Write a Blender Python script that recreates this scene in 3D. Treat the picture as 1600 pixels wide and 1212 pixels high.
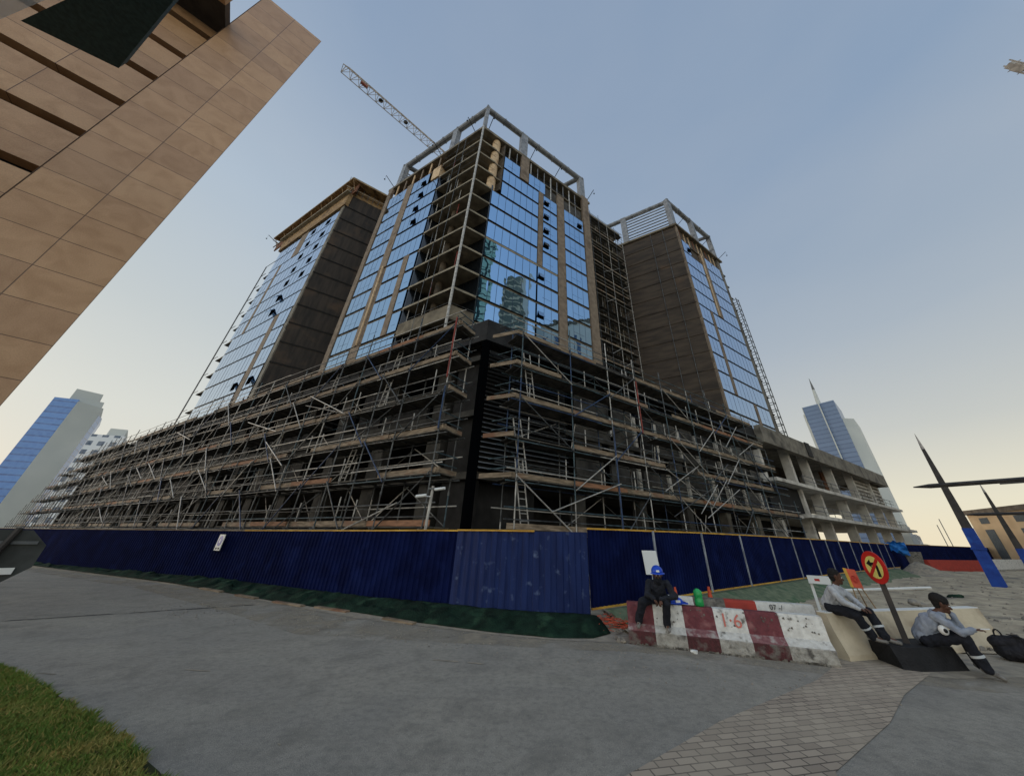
import bpy, bmesh, math, random
from mathutils import Vector, Matrix, noise
random.seed(7)
for o in list(bpy.data.objects): bpy.data.objects.remove(o)
SC = bpy.context.scene; COL = SC.collection
rad = math.radians
# ---------------------------------------------------------------- camera
cam_d = bpy.data.cameras.new('camera'); cam = bpy.data.objects.new('camera', cam_d); COL.objects.link(cam); SC.camera = cam
CAMH = 2.10
pitch = math.atan(256/488.0); roll = math.atan(.025)
Fv = Vector((0, math.cos(pitch), math.sin(pitch))); R0 = Vector((1, 0, 0)); U0 = R0.cross(Fv)
Rv = R0*math.cos(roll)+U0*math.sin(roll); Uv = -R0*math.sin(roll)+U0*math.cos(roll)
M = Matrix((Rv, Uv, -Fv)).transposed().to_4x4(); M.translation = Vector((0, 0, CAMH)); cam.matrix_world = M
cam_d.sensor_width = 36; cam_d.lens = 36*488/1600.0; cam_d.shift_x = -36/1600.0; cam_d.shift_y = -16/1600.0
cam_d.clip_start = .05; cam_d.clip_end = 5000
# ---------------------------------------------------------------- sky and sun (dusk, sun low behind the site on the right)
SUN_AZ, SUN_EL = -82.0, 7.0
w = bpy.data.worlds.new('World'); SC.world = w; w.use_nodes = True
nt = w.node_tree; nt.nodes.clear()
def N(t, **k):
    n = nt.nodes.new(t)
    for a, b in k.items(): setattr(n, a, b)
    return n
out = N('ShaderNodeOutputWorld'); bg = N('ShaderNodeBackground'); sky = N('ShaderNodeTexSky', sky_type='NISHITA')
sky.sun_disc = False; sky.sun_elevation = rad(SUN_EL); sky.sun_rotation = rad(SUN_AZ); sky.air_density = 1.0; sky.dust_density = 1.6; sky.ozone_density = 1.5
tc = N('ShaderNodeTexCoord'); sep = N('ShaderNodeSeparateXYZ'); nt.links.new(tc.outputs['Generated'], sep.inputs[0])
def lin(r, g, b, a=1):
    f = lambda c: (c/255/12.92) if c/255 <= .04045 else ((c/255+.055)/1.055)**2.4
    return (f(r), f(g), f(b), a)
def ramp(stops):
    rp = N('ShaderNodeValToRGB'); nt.links.new(sep.outputs['Z'], rp.inputs[0]); cr = rp.color_ramp
    while len(cr.elements) < len(stops): cr.elements.new(.5)
    for e, (p, c) in zip(cr.elements, stops): e.position = p; e.color = c
    return rp
rL = ramp([(0.0, lin(226, 219, 203)), (.22, lin(215, 217, 210)), (.41, lin(196, 204, 206)), (.67, lin(175, 191, 207)), (.91, lin(141, 162, 189)), (1.0, lin(136, 157, 185))])
rR = ramp([(0.0, lin(244, 230, 198)), (.09, lin(234, 227, 204)), (.23, lin(200, 202, 197)), (.43, lin(169, 181, 193)), (.76, lin(138, 160, 187)), (1.0, lin(136, 157, 184))])
mrx = N('ShaderNodeMapRange'); nt.links.new(sep.outputs['X'], mrx.inputs[0]); mrx.inputs[1].default_value = -.45; mrx.inputs[2].default_value = .45
mlr = N('ShaderNodeMix', data_type='RGBA'); nt.links.new(mrx.outputs[0], mlr.inputs[0]); nt.links.new(rL.outputs[0], mlr.inputs[6]); nt.links.new(rR.outputs[0], mlr.inputs[7])
# sky behind the camera is boosted, an added fill for the fronts facing it
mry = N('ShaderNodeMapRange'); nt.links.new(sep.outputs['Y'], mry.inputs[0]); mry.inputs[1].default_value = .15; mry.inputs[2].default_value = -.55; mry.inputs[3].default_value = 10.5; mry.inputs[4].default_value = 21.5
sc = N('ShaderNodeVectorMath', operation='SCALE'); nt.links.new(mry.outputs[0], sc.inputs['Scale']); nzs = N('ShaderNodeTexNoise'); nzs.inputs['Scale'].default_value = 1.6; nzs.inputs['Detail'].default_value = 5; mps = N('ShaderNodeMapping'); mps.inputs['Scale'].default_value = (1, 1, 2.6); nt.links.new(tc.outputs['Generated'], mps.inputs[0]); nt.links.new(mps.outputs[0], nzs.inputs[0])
mrn = N('ShaderNodeMapRange'); nt.links.new(nzs.outputs[0], mrn.inputs[0]); mrn.inputs[1].default_value = .3; mrn.inputs[2].default_value = .7; mrn.inputs[3].default_value = 0; mrn.inputs[4].default_value = .10
hz_ = N('ShaderNodeMix', data_type='RGBA'); nt.links.new(mrn.outputs[0], hz_.inputs[0]); nt.links.new(mlr.outputs[2], hz_.inputs[6]); hz_.inputs[7].default_value = lin(226, 222, 214)
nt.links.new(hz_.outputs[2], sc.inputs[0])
mx = N('ShaderNodeMix', data_type='RGBA'); mx.inputs[0].default_value = .9
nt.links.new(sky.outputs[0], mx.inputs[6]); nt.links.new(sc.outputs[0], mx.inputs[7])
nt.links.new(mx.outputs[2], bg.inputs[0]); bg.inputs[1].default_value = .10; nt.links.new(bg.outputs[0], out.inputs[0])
sd = bpy.data.lights.new('sun', 'SUN'); sd.energy = .5; sd.angle = rad(12); sd.color = (1, .86, .7)
so = bpy.data.objects.new('sun', sd); COL.objects.link(so)
sv = Vector((math.sin(rad(SUN_AZ))*math.cos(rad(SUN_EL)), math.cos(rad(SUN_AZ))*math.cos(rad(SUN_EL)), math.sin(rad(SUN_EL))))
so.rotation_euler = (-sv).to_track_quat('-Z', 'Y').to_euler(); so.location = (0, -20, 60)
SC.view_settings.view_transform = 'Standard'; SC.view_settings.look = 'None'; SC.view_settings.exposure = 0; SC.view_settings.gamma = 1
SC.render.engine = 'CYCLES'; SC.render.resolution_x = 1024; SC.render.resolution_y = 775
SC.cycles.max_bounces = 6; SC.cycles.diffuse_bounces = 3; SC.cycles.glossy_bounces = 4
# ---------------------------------------------------------------- materials
def L3(c): return lin(*c)[:3] if max(c) > 1 else tuple(c)
def mat(name, c1, c2=None, rough=.8, metal=0.0, scale=3.0, bump=0.0, bscale=20.0, stretch=None, detail=6, lo=.35, hi=.65, spec=.3, c3=None, s3=.4, m3=(.55, .7), coord='Object', alpha=None):
    m = bpy.data.materials.new(name); m.use_nodes = True; t = m.node_tree; p = t.nodes['Principled BSDF']
    p.inputs['Roughness'].default_value = rough; p.inputs['Metallic'].default_value = metal; p.inputs['Specular IOR Level'].default_value = spec
    co = t.nodes.new('ShaderNodeTexCoord'); mp = t.nodes.new('ShaderNodeMapping'); t.links.new(co.outputs[coord], mp.inputs[0])
    if stretch: mp.inputs['Scale'].default_value = stretch
    src = mp.outputs[0]; col = None
    if c2 is not None:
        n = t.nodes.new('ShaderNodeTexNoise'); n.inputs['Scale'].default_value = scale; n.inputs['Detail'].default_value = detail; t.links.new(src, n.inputs[0])
        r = t.nodes.new('ShaderNodeMapRange'); r.inputs[1].default_value = lo; r.inputs[2].default_value = hi; t.links.new(n.outputs[0], r.inputs[0])
        x = t.nodes.new('ShaderNodeMix'); x.data_type = 'RGBA'; x.inputs[6].default_value = (*L3(c1), 1); x.inputs[7].default_value = (*L3(c2), 1); t.links.new(r.outputs[0], x.inputs[0]); col = x.outputs[2]
        if c3 is not None:
            n2 = t.nodes.new('ShaderNodeTexNoise'); n2.inputs['Scale'].default_value = s3; n2.inputs['Detail'].default_value = 8; t.links.new(co.outputs[coord], n2.inputs[0])
            r2 = t.nodes.new('ShaderNodeMapRange'); r2.inputs[1].default_value = m3[0]; r2.inputs[2].default_value = m3[1]; t.links.new(n2.outputs[0], r2.inputs[0])
            x2 = t.nodes.new('ShaderNodeMix'); x2.data_type = 'RGBA'; x2.inputs[7].default_value = (*L3(c3), 1); t.links.new(r2.outputs[0], x2.inputs[0]); t.links.new(col, x2.inputs[6]); col = x2.outputs[2]
        t.links.new(col, p.inputs['Base Color'])
    else: p.inputs['Base Color'].default_value = (*L3(c1), 1)
    if bump:
        nb = t.nodes.new('ShaderNodeTexNoise'); nb.inputs['Scale'].default_value = bscale; nb.inputs['Detail'].default_value = 4; t.links.new(src, nb.inputs[0])
        b = t.nodes.new('ShaderNodeBump'); b.inputs['Strength'].default_value = bump; b.inputs['Distance'].default_value = .05; t.links.new(nb.outputs[0], b.inputs['Height']); t.links.new(b.outputs[0], p.inputs['Normal'])
    if alpha is not None: p.inputs['Alpha'].default_value = alpha
    return m
def lerpmat_brick(name, c1, c2, cm, bw, bh, offset=.5, mortar=.02, bump=.3, rough=.85, noisec=None, rot=0, loc=(0, 0, 0), coord='Object', swap=False, nmix=.5, spec=.3):
    m = bpy.data.materials.new(name); m.use_nodes = True; t = m.node_tree; p = t.nodes['Principled BSDF']; p.inputs['Roughness'].default_value = rough; p.inputs['Specular IOR Level'].default_value = spec
    co = t.nodes.new('ShaderNodeTexCoord'); mp = t.nodes.new('ShaderNodeMapping'); t.links.new(co.outputs[coord], mp.inputs[0]); mp.inputs['Rotation'].default_value = (0, 0, rot); mp.inputs['Location'].default_value = loc
    b = t.nodes.new('ShaderNodeTexBrick'); b.offset = offset; b.inputs['Scale'].default_value = 1; b.inputs['Brick Width'].default_value = bw; b.inputs['Row Height'].default_value = bh
    b.inputs['Mortar Size'].default_value = mortar; b.inputs['Color1'].default_value = (*L3(c1), 1); b.inputs['Color2'].default_value = (*L3(c2), 1); b.inputs['Mortar'].default_value = (*L3(cm), 1); b.inputs['Mortar Smooth'].default_value = .1
    if swap:
        s_ = t.nodes.new('ShaderNodeSeparateXYZ'); c_ = t.nodes.new('ShaderNodeCombineXYZ'); t.links.new(mp.outputs[0], s_.inputs[0]); t.links.new(s_.outputs[0], c_.inputs[0]); t.links.new(s_.outputs[2], c_.inputs[1]); t.links.new(c_.outputs[0], b.inputs[0])
    else: t.links.new(mp.outputs[0], b.inputs[0])
    n = t.nodes.new('ShaderNodeTexNoise'); n.inputs['Scale'].default_value = .8; n.inputs['Detail'].default_value = 10; t.links.new(co.outputs[coord], n.inputs[0])
    r = t.nodes.new('ShaderNodeMapRange'); r.inputs[1].default_value = .35; r.inputs[2].default_value = .7; r.inputs[4].default_value = nmix; t.links.new(n.outputs[0], r.inputs[0])
    x = t.nodes.new('ShaderNodeMix'); x.data_type = 'RGBA'; t.links.new(r.outputs[0], x.inputs[0]); t.links.new(b.outputs[0], x.inputs[6]); x.inputs[7].default_value = (*L3(noisec or c1), 1); t.links.new(x.outputs[2], p.inputs['Base Color'])
    if bump:
        bb = t.nodes.new('ShaderNodeBump'); bb.invert = True; bb.inputs['Strength'].default_value = bump; bb.inputs['Distance'].default_value = .02; t.links.new(b.outputs['Fac'], bb.inputs['Height']); t.links.new(bb.outputs[0], p.inputs['Normal'])
    return m
def glassmat(name, c, rough=.03, wav=.02, ws=.35, fine=0.0):
    m = mat(name, c, rough=rough, metal=1.0); t = m.node_tree; p = t.nodes['Principled BSDF']
    co = t.nodes.new('ShaderNodeTexCoord'); n = t.nodes.new('ShaderNodeTexNoise'); n.inputs['Scale'].default_value = ws; n.inputs['Detail'].default_value = 1.5; t.links.new(co.outputs['Object'], n.inputs[0])
    b = t.nodes.new('ShaderNodeBump'); b.inputs['Strength'].default_value = 1; b.inputs['Distance'].default_value = wav; t.links.new(n.outputs[0], b.inputs['Height']); t.links.new(b.outputs[0], p.inputs['Normal'])
    return m
MT = {}
MT['concrete'] = mat('raw_concrete', (128, 122, 110), (96, 91, 82), scale=1.2, bump=.3, bscale=6, c3=(70, 66, 60), s3=.5)
MT['concrete_light'] = mat('pale_concrete', (205, 200, 190), (176, 171, 162), scale=1.0, bump=.2, bscale=5, c3=(140, 135, 127), s3=.7)
MT['slab'] = mat('slab_concrete', (124, 114, 96), (92, 84, 70), scale=.9, bump=.2, bscale=4, c3=(70, 62, 50), s3=.5)
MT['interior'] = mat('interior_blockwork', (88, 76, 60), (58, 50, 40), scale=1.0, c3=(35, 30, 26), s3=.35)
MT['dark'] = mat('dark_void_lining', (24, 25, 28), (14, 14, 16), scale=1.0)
MT['blockgrey'] = mat('grey_blockwork', (84, 82, 78), (58, 56, 54), scale=1.5, c3=(40, 39, 38), s3=.6)
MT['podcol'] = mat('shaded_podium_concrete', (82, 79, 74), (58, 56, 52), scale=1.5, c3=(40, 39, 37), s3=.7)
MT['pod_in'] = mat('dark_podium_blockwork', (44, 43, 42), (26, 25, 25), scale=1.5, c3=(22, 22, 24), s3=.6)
MT['brown'] = mat('brown_cladding_pier', (134, 119, 102), (112, 98, 84), scale=1.5, c3=(98, 84, 70), s3=.6)
MT['buff'] = mat('buff_column', (206, 180, 146), (185, 158, 124), scale=1.5, c3=(150, 120, 92), s3=.8)
MT['render'] = mat('dark_render_coat', (76, 65, 54), (54, 46, 39), scale=.9, stretch=(.35, .35, 1.6), c3=(98, 76, 56), s3=.22, m3=(.62, .8), bump=.2, bscale=3)
MT['render2'] = mat('dark_brown_panels', (58, 50, 43), (38, 34, 30), scale=2.2, stretch=(1, 1, .12), c3=(72, 58, 46), s3=.3)
MT['glass'] = glassmat('blue_mirror_glass', (.24, .38, .54), rough=.02, wav=.022, ws=.45)
MT['glass_flat'] = glassmat('pale_blue_mirror_glass', (.36, .50, .70), rough=.08, wav=.02)
MT['blackglass'] = mat('black_glass', (14, 18, 22), rough=.15, spec=.5)
MT['steel'] = mat('grey_painted_steel', (140, 142, 146), (112, 115, 120), scale=1.5, rough=.55, c3=(90, 90, 92), s3=.8)
MT['mull'] = mat('dark_blue_mullion', (40, 58, 84), rough=.4)
MT['tube'] = mat('galvanised_tube', (104, 106, 106), (60, 62, 64), scale=2.5, rough=.5, metal=.5, c3=(60, 50, 42), s3=2)
MT['tube_light'] = mat('bright_tube', (186, 182, 174), (140, 136, 130), scale=3, rough=.5, metal=.2)
MT['tube_blue'] = mat('blue_tube', (48, 72, 108), (36, 50, 74), scale=3, rough=.5)
MT['tube_teal'] = mat('teal_tube', (74, 94, 100), (46, 58, 64), scale=3, rough=.5)
MT['tube_red'] = mat('red_tube', (150, 60, 46), (110, 48, 40), scale=3, rough=.5)
MT['plank'] = mat('timber_plank', (150, 132, 110), (100, 86, 70), scale=2.0, stretch=(1, 1, 6), c3=(120, 86, 66), s3=.7)
MT['plank2'] = mat('orange_timber_plank', (150, 108, 80), (118, 84, 62), scale=2.0, stretch=(1, 1, 6))
MT['deck'] = mat('scaffold_deck', (96, 90, 80), (62, 58, 52), scale=1.5, c3=(44, 42, 40), s3=.8)
MT['louver'] = mat('grey_louvre', (132, 136, 140), (104, 108, 112), scale=2, rough=.5)
MT['fence'] = mat('blue_corrugated_sheet', (17, 26, 66), (12, 18, 50), scale=1.3, rough=.95, c3=(22, 32, 74), s3=1.0, spec=.04)
MT['fence_old'] = mat('weathered_blue_sheet', (25, 42, 88), (17, 30, 70), scale=1.8, rough=.7, stretch=(2.5, 2.5, .5), c3=(96, 110, 138), s3=4.5, m3=(.62, .85), spec=.2)
MT['post'] = mat('galvanised_post', (150, 155, 162), (112, 116, 124), scale=3, rough=.5)
MT['yellow'] = mat('yellow_edge_strip', (206, 160, 66), (170, 126, 50), scale=2)
MT['net'] = mat('green_shade_net', (28, 48, 37), (15, 28, 22), scale=2.5, rough=.95, c3=(48, 72, 54), s3=1.6, bump=.8, bscale=22, spec=.1)
MT['net2'] = mat('faded_green_net', (112, 120, 94), (84, 96, 74), scale=4, rough=.95, c3=(60, 92, 64), s3=1.0, bump=.4, bscale=20)
MT['asphalt_old'] = mat('dusty_asphalt', (150, 148, 142), (118, 117, 115), scale=55, rough=.95, c3=(168, 158, 142), s3=.22, m3=(.44, .70), bump=.35, bscale=160, detail=8, coord='Object')
def asphalt():
    m = bpy.data.materials.new('dusty_asphalt'); m.use_nodes = True; t = m.node_tree; p = t.nodes['Principled BSDF']; p.inputs['Roughness'].default_value = .95; p.inputs['Specular IOR Level'].default_value = .2
    co = t.nodes.new('ShaderNodeTexCoord')
    def nz(scale, detail, lo, hi, dist=0.0, st=None):
        src = co.outputs['Object']
        if st: mp = t.nodes.new('ShaderNodeMapping'); mp.inputs['Scale'].default_value = st; mp.inputs['Rotation'].default_value = (0, 0, rad(24)); t.links.new(src, mp.inputs[0]); src = mp.outputs[0]
        n = t.nodes.new('ShaderNodeTexNoise'); n.inputs['Scale'].default_value = scale; n.inputs['Detail'].default_value = detail; n.inputs['Distortion'].default_value = dist; t.links.new(src, n.inputs[0])
        r = t.nodes.new('ShaderNodeMapRange'); r.inputs[1].default_value = lo; r.inputs[2].default_value = hi; t.links.new(n.outputs[0], r.inputs[0]); return r.outputs[0]
    def mixc(f, a, b, bt='MIX'):
        x = t.nodes.new('ShaderNodeMix'); x.data_type = 'RGBA'; x.blend_type = bt
        if isinstance(f, float): x.inputs[0].default_value = f
        else: t.links.new(f, x.inputs[0])
        for i, v in ((6, a), (7, b)):
            if isinstance(v, tuple): x.inputs[i].default_value = v
            else: t.links.new(v, x.inputs[i])
        return x.outputs[2]
    c = mixc(nz(.35, 6, .38, .66, .6), lin(150, 144, 134), lin(166, 158, 144)); c = mixc(nz(1.6, 8, .48, .74, .4), c, lin(132, 126, 116)); c = mixc(nz(.6, 10, .52, .85, .8, (.35, 1.6, 1)), c, lin(172, 165, 150))
    c = mixc(nz(9, 10, .42, 1.0), c, lin(112, 108, 101)); c = mixc(nz(22, 6, .55, .95), c, lin(96, 93, 89)); c = mixc(nz(30, 4, .60, .84), c, lin(186, 180, 168)); c = mixc(nz(90, 2, .40, .80), c, lin(104, 100, 95))
    t.links.new(c, p.inputs['Base Color'])
    nb = t.nodes.new('ShaderNodeTexNoise'); nb.inputs['Scale'].default_value = 70; nb.inputs['Detail'].default_value = 5; t.links.new(co.outputs['Object'], nb.inputs[0]); b = t.nodes.new('ShaderNodeBump'); b.inputs['Strength'].default_value = .7; b.inputs['Distance'].default_value = .012; t.links.new(nb.outputs[0], b.inputs['Height']); t.links.new(b.outputs[0], p.inputs['Normal']); return m
MT['asphalt'] = asphalt()
MT['sand'] = mat('sandy_rubble_ground', (190, 174, 148), (152, 138, 118), scale=1.4, rough=.95, c3=(122, 114, 102), s3=.55, bump=.9, bscale=14, detail=10)
MT['dust'] = mat('sand_dust', (160, 148, 130), (130, 122, 110), scale=4, rough=.95, c3=(120, 114, 106), s3=2, bump=.4, bscale=60)
def patchy(m, scale=1.0, lo=.34, hi=.78):
    t = m.node_tree; p = t.nodes['Principled BSDF']; co = t.nodes.new('ShaderNodeTexCoord'); n = t.nodes.new('ShaderNodeTexNoise'); n.inputs['Scale'].default_value = scale; n.inputs['Detail'].default_value = 9; n.inputs['Distortion'].default_value = .8; t.links.new(co.outputs['Object'], n.inputs[0]); r = t.nodes.new('ShaderNodeMapRange'); r.inputs[1].default_value = lo; r.inputs[2].default_value = hi; t.links.new(n.outputs[0], r.inputs[0]); t.links.new(r.outputs[0], p.inputs['Alpha']); return m
MT['dust_patchy'] = patchy(mat('patchy_sand_dust', (168, 156, 136), (150, 139, 122), scale=6, rough=.95, c3=(132, 124, 112), s3=2, bump=.4, bscale=60))
MT['stone'] = mat('loose_stone', (150, 142, 130), (116, 108, 98), scale=4, bump=.5, bscale=20)
MT['white'] = mat('chipped_white_paint', (214, 211, 203), (192, 188, 180), scale=9, c3=(110, 106, 98), s3=4.5, m3=(.6, .68), rough=.75, bump=.3, bscale=18)
MT['maroon_worn'] = mat('worn_skylit_maroon_paint', (132, 92, 92), (112, 72, 74), scale=14, c3=(160, 150, 144), s3=6, m3=(.5, .66), rough=.8, bump=.4, bscale=24)  # chipped wear, plus sky light on the ledge painted in as paler maroon
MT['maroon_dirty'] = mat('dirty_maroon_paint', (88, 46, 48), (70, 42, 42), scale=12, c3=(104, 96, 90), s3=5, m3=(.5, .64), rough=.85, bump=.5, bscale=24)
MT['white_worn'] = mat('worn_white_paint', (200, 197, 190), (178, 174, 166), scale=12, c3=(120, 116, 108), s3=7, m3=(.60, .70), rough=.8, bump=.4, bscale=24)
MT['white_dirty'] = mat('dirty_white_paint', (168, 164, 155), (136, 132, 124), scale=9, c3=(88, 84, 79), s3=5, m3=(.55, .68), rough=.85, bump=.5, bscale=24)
MT['maroon'] = mat('faded_maroon_paint', (112, 56, 60), (94, 48, 52), scale=9, c3=(140, 92, 90), s3=3.5, m3=(.58, .72), rough=.75, bump=.3, bscale=18)
MT['grime'] = mat('grimy_concrete', (128, 122, 112), (82, 78, 72), scale=7, c3=(60, 57, 53), s3=4, bump=.5, bscale=20)
MT['beige'] = mat('beige_concrete', (198, 184, 158), (176, 162, 138), scale=2, c3=(150, 134, 112), s3=1.2, bump=.2, bscale=15)
MT['redpaint'] = mat('red_barrier_paint', (168, 62, 50), (146, 56, 46), scale=3)
MT['black'] = mat('black_rubber', (36, 36, 38), (26, 26, 28), scale=6, rough=.8, bump=.3, bscale=30)
MT['darkpole'] = mat('dark_painted_pole', (64, 58, 54), (46, 43, 42), scale=3, rough=.5)
MT['bluewrap'] = mat('blue_wrap', (22, 66, 150), (16, 52, 128), scale=2, rough=.55, bump=.4, bscale=5, c3=(34, 86, 170), s3=1.5)
MT['tarp'] = mat('blue_tarpaulin', (34, 110, 176), (20, 78, 140), scale=3, rough=.5, bump=.5, bscale=6)
MT['tan_stone'] = None
MT['orange'] = mat('orange_plastic', (206, 82, 50), (180, 70, 44), scale=4, rough=.5)
MT['green_pl'] = mat('green_plastic', (52, 168, 92), (36, 140, 74), scale=5, rough=.2)
MT['blue_pl'] = mat('blue_plastic', (28, 62, 170), (22, 50, 146), scale=5, rough=.3)
MT['whitepl'] = mat('white_plastic', (214, 214, 210), rough=.5)
MT['signyellow'] = mat('pale_yellow_reflective', (214, 206, 120), (200, 190, 104), scale=5, rough=.4)
MT['signred'] = mat('sign_red', (190, 44, 36), (172, 40, 34), scale=5, rough=.4)
MT['signgrey'] = mat('sign_back_grey', (104, 106, 106), (88, 90, 90), scale=4, rough=.6)
MT['signback'] = mat('dark_sign_back', (66, 68, 66), (50, 52, 50), scale=4, rough=.7)
MT['ink'] = mat('black_ink', (18, 18, 18), rough=.6)
MT['redink'] = mat('red_spray_paint', (196, 112, 98), rough=.7)
MT['skin'] = mat('brown_skin', (88, 60, 46), (76, 50, 38), scale=12, rough=.6)
MT['hair'] = mat('black_hair', (18, 16, 16), rough=.85, bump=.4, c2=(28, 25, 24), scale=40)
MT['shirt_grey'] = mat('grey_striped_shirt', (172, 174, 176), (146, 148, 152), scale=26, stretch=(1, 1, .2), rough=.9, bump=.25, bscale=12)
MT['shirt_blue'] = mat('blue_grey_sweatshirt', (142, 148, 158), (122, 128, 140), scale=9, rough=.9, bump=.3, bscale=10)
MT['jacket'] = mat('dark_navy_jacket', (36, 38, 46), (26, 28, 34), scale=9, rough=.9, bump=.3, bscale=10)
MT['trousers'] = mat('dark_work_trousers', (30, 32, 40), (20, 22, 28), scale=9, rough=.9, bump=.3, bscale=10)
MT['reflect'] = mat('reflective_tape', (176, 180, 182), rough=.4)
MT['shoe'] = mat('dusty_grey_shoe', (126, 122, 116), (88, 86, 82), scale=12, rough=.8)
MT['helmet'] = mat('blue_helmet_shell', (30, 70, 178), rough=.3)
MT['bagblack'] = mat('black_nylon', (38, 36, 40), (22, 21, 24), scale=7, rough=.8, bump=.6, bscale=9)
MT['meshor'] = mat('orange_barrier_mesh', (206, 92, 66), (186, 82, 60), scale=6, rough=.7)
MT['crane_w'] = mat('weathered_white_steel', (190, 182, 174), (150, 142, 136), scale=2, rough=.6)
MT['crane_r'] = mat('red_oxide_steel', (150, 84, 66), rough=.6)
MT['timber'] = mat('formwork_timber', (156, 128, 88), (112, 86, 58), scale=1.5, stretch=(1, 1, 2), c3=(80, 60, 42), s3=.8)
MT['brickred'] = mat('terracotta_block', (130, 84, 60), (100, 70, 52), scale=2.2)
# ---------------------------------------------------------------- mesh helpers
class MB:
    def __init__(s): s.v = []; s.f = []; s.m = []; s.mats = []
    def mi(s, m):
        if m not in s.mats: s.mats.append(m)
        return s.mats.index(m)
    def add(s, vs, fs, m):
        b = len(s.v); s.v += [tuple(v) for v in vs]; k = s.mi(m)
        for f in fs: s.f.append([b+i for i in f]); s.m.append(k)
    def hexa(s, p, m):   # 8 corners: bottom loop 0-3, top loop 4-7
        s.add(p, [(3, 2, 1, 0), (4, 5, 6, 7), (0, 1, 5, 4), (1, 2, 6, 5), (2, 3, 7, 6), (3, 0, 4, 7)], m)
    def box(s, x0, x1, y0, y1, z0, z1, m, T=None):
        p = [Vector(q) for q in ((x0, y0, z0), (x1, y0, z0), (x1, y1, z0), (x0, y1, z0), (x0, y0, z1), (x1, y0, z1), (x1, y1, z1), (x0, y1, z1))]
        if T: p = [T(*q) for q in p]
        s.hexa(p, m)
    def prism(s, poly, z0, z1, m):
        n = len(poly); s.add([(p[0], p[1], z0) for p in poly]+[(p[0], p[1], z1) for p in poly], [tuple(range(n-1, -1, -1)), tuple(range(n, 2*n))]+[(i, (i+1) % n, n+(i+1) % n, n+i) for i in range(n)], m)
    def tube(s, a, b, r, m, k=6, r2=None, cap=True):
        a = Vector(a); b = Vector(b); d = (b-a)
        if d.length < 1e-6: return
        d.normalize(); u = d.orthogonal().normalized(); v = d.cross(u); r2 = r if r2 is None else r2
        vs = [a+(u*math.cos(2*math.pi*i/k)+v*math.sin(2*math.pi*i/k))*r for i in range(k)]+[b+(u*math.cos(2*math.pi*i/k)+v*math.sin(2*math.pi*i/k))*r2 for i in range(k)]
        fs = [(i, (i+1) % k, k+(i+1) % k, k+i) for i in range(k)]
        if cap: fs += [tuple(range(k-1, -1, -1)), tuple(range(k, 2*k))]
        s.add(vs, fs, m)
    def bar(s, a, b, w, h, m, up=(0, 0, 1)):
        a = Vector(a); b = Vector(b); d = (b-a).normalized(); u = Vector(up); x = d.cross(u).normalized(); u = x.cross(d).normalized(); x *= w/2; u *= h/2
        s.hexa([a-x-u, a+x-u, b+x-u, b-x-u, a-x+u, a+x+u, b+x+u, b-x+u], m)
    def ball(s, c, r, m, sc=(1, 1, 1), k=12, l=8):
        c = Vector(c); vs = [c+Vector((0, 0, -r*sc[2]))]; fs = []
        for j in range(1, l):
            t = math.pi*j/l-math.pi/2
            for i in range(k): a = 2*math.pi*i/k; vs.append(c+Vector((r*sc[0]*math.cos(t)*math.cos(a), r*sc[1]*math.cos(t)*math.sin(a), r*sc[2]*math.sin(t))))
        vs.append(c+Vector((0, 0, r*sc[2]))); e = len(vs)-1
        for i in range(k):
            fs.append((0, 1+(i+1) % k, 1+i)); fs.append((e, e-k+i, e-k+(i+1) % k))
            for j in range(l-2): a0 = 1+j*k; fs.append((a0+i, a0+(i+1) % k, a0+k+(i+1) % k, a0+k+i))
        s.add(vs, fs, m)
    def build(s, name, parent=None, smooth=False, origin=None):
        me = bpy.data.meshes.new(name); o0 = Vector(origin) if origin else None
        vs = [Vector(v)-o0 for v in s.v] if o0 else s.v
        me.from_pydata(vs, [], s.f)
        for m in s.mats: me.materials.append(MT[m] if isinstance(m, str) else m)
        me.polygons.foreach_set('material_index', s.m)
        if smooth: me.polygons.foreach_set('use_smooth', [True]*len(s.f))
        me.validate(); me.update()
        o = bpy.data.objects.new(name, me); COL.objects.link(o)
        if o0: o.location = o0
        if parent is not None:
            o.parent = parent; o.matrix_parent_inverse = Matrix.Translation(-Vector(parent.location))
        return o
def tag(o, label=None, cat=None, group=None, kind=None):
    if label: o['label'] = label
    if cat: o['category'] = cat
    if group: o['group'] = group
    if kind: o['kind'] = kind
    return o
def thing(name, label, cat, loc=(0, 0, 0), group=None):
    o = bpy.data.objects.new(name, None); COL.objects.link(o); o.location = loc; o.empty_display_size = .2
    return tag(o, label, cat, group)
def azv(a): return Vector((math.sin(rad(a)), math.cos(rad(a)), 0))
def P(az, D, z=0): return azv(az)*D+Vector((0, 0, z))
DL = azv(-61); DR = azv(57); NL = Vector((-DL.y, DL.x, 0)); NR = Vector((DR.y, -DR.x, 0))
NL = NL if NL.y < 0 else -NL
class Fr:   # wall frame: s along wall, n outward, z up
    def __init__(s, o, d, n): s.o = Vector(o); s.d = Vector(d); s.n = Vector(n)
    def __call__(s, a, b, z): return s.o+s.d*a+s.n*b+Vector((0, 0, z))
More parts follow.
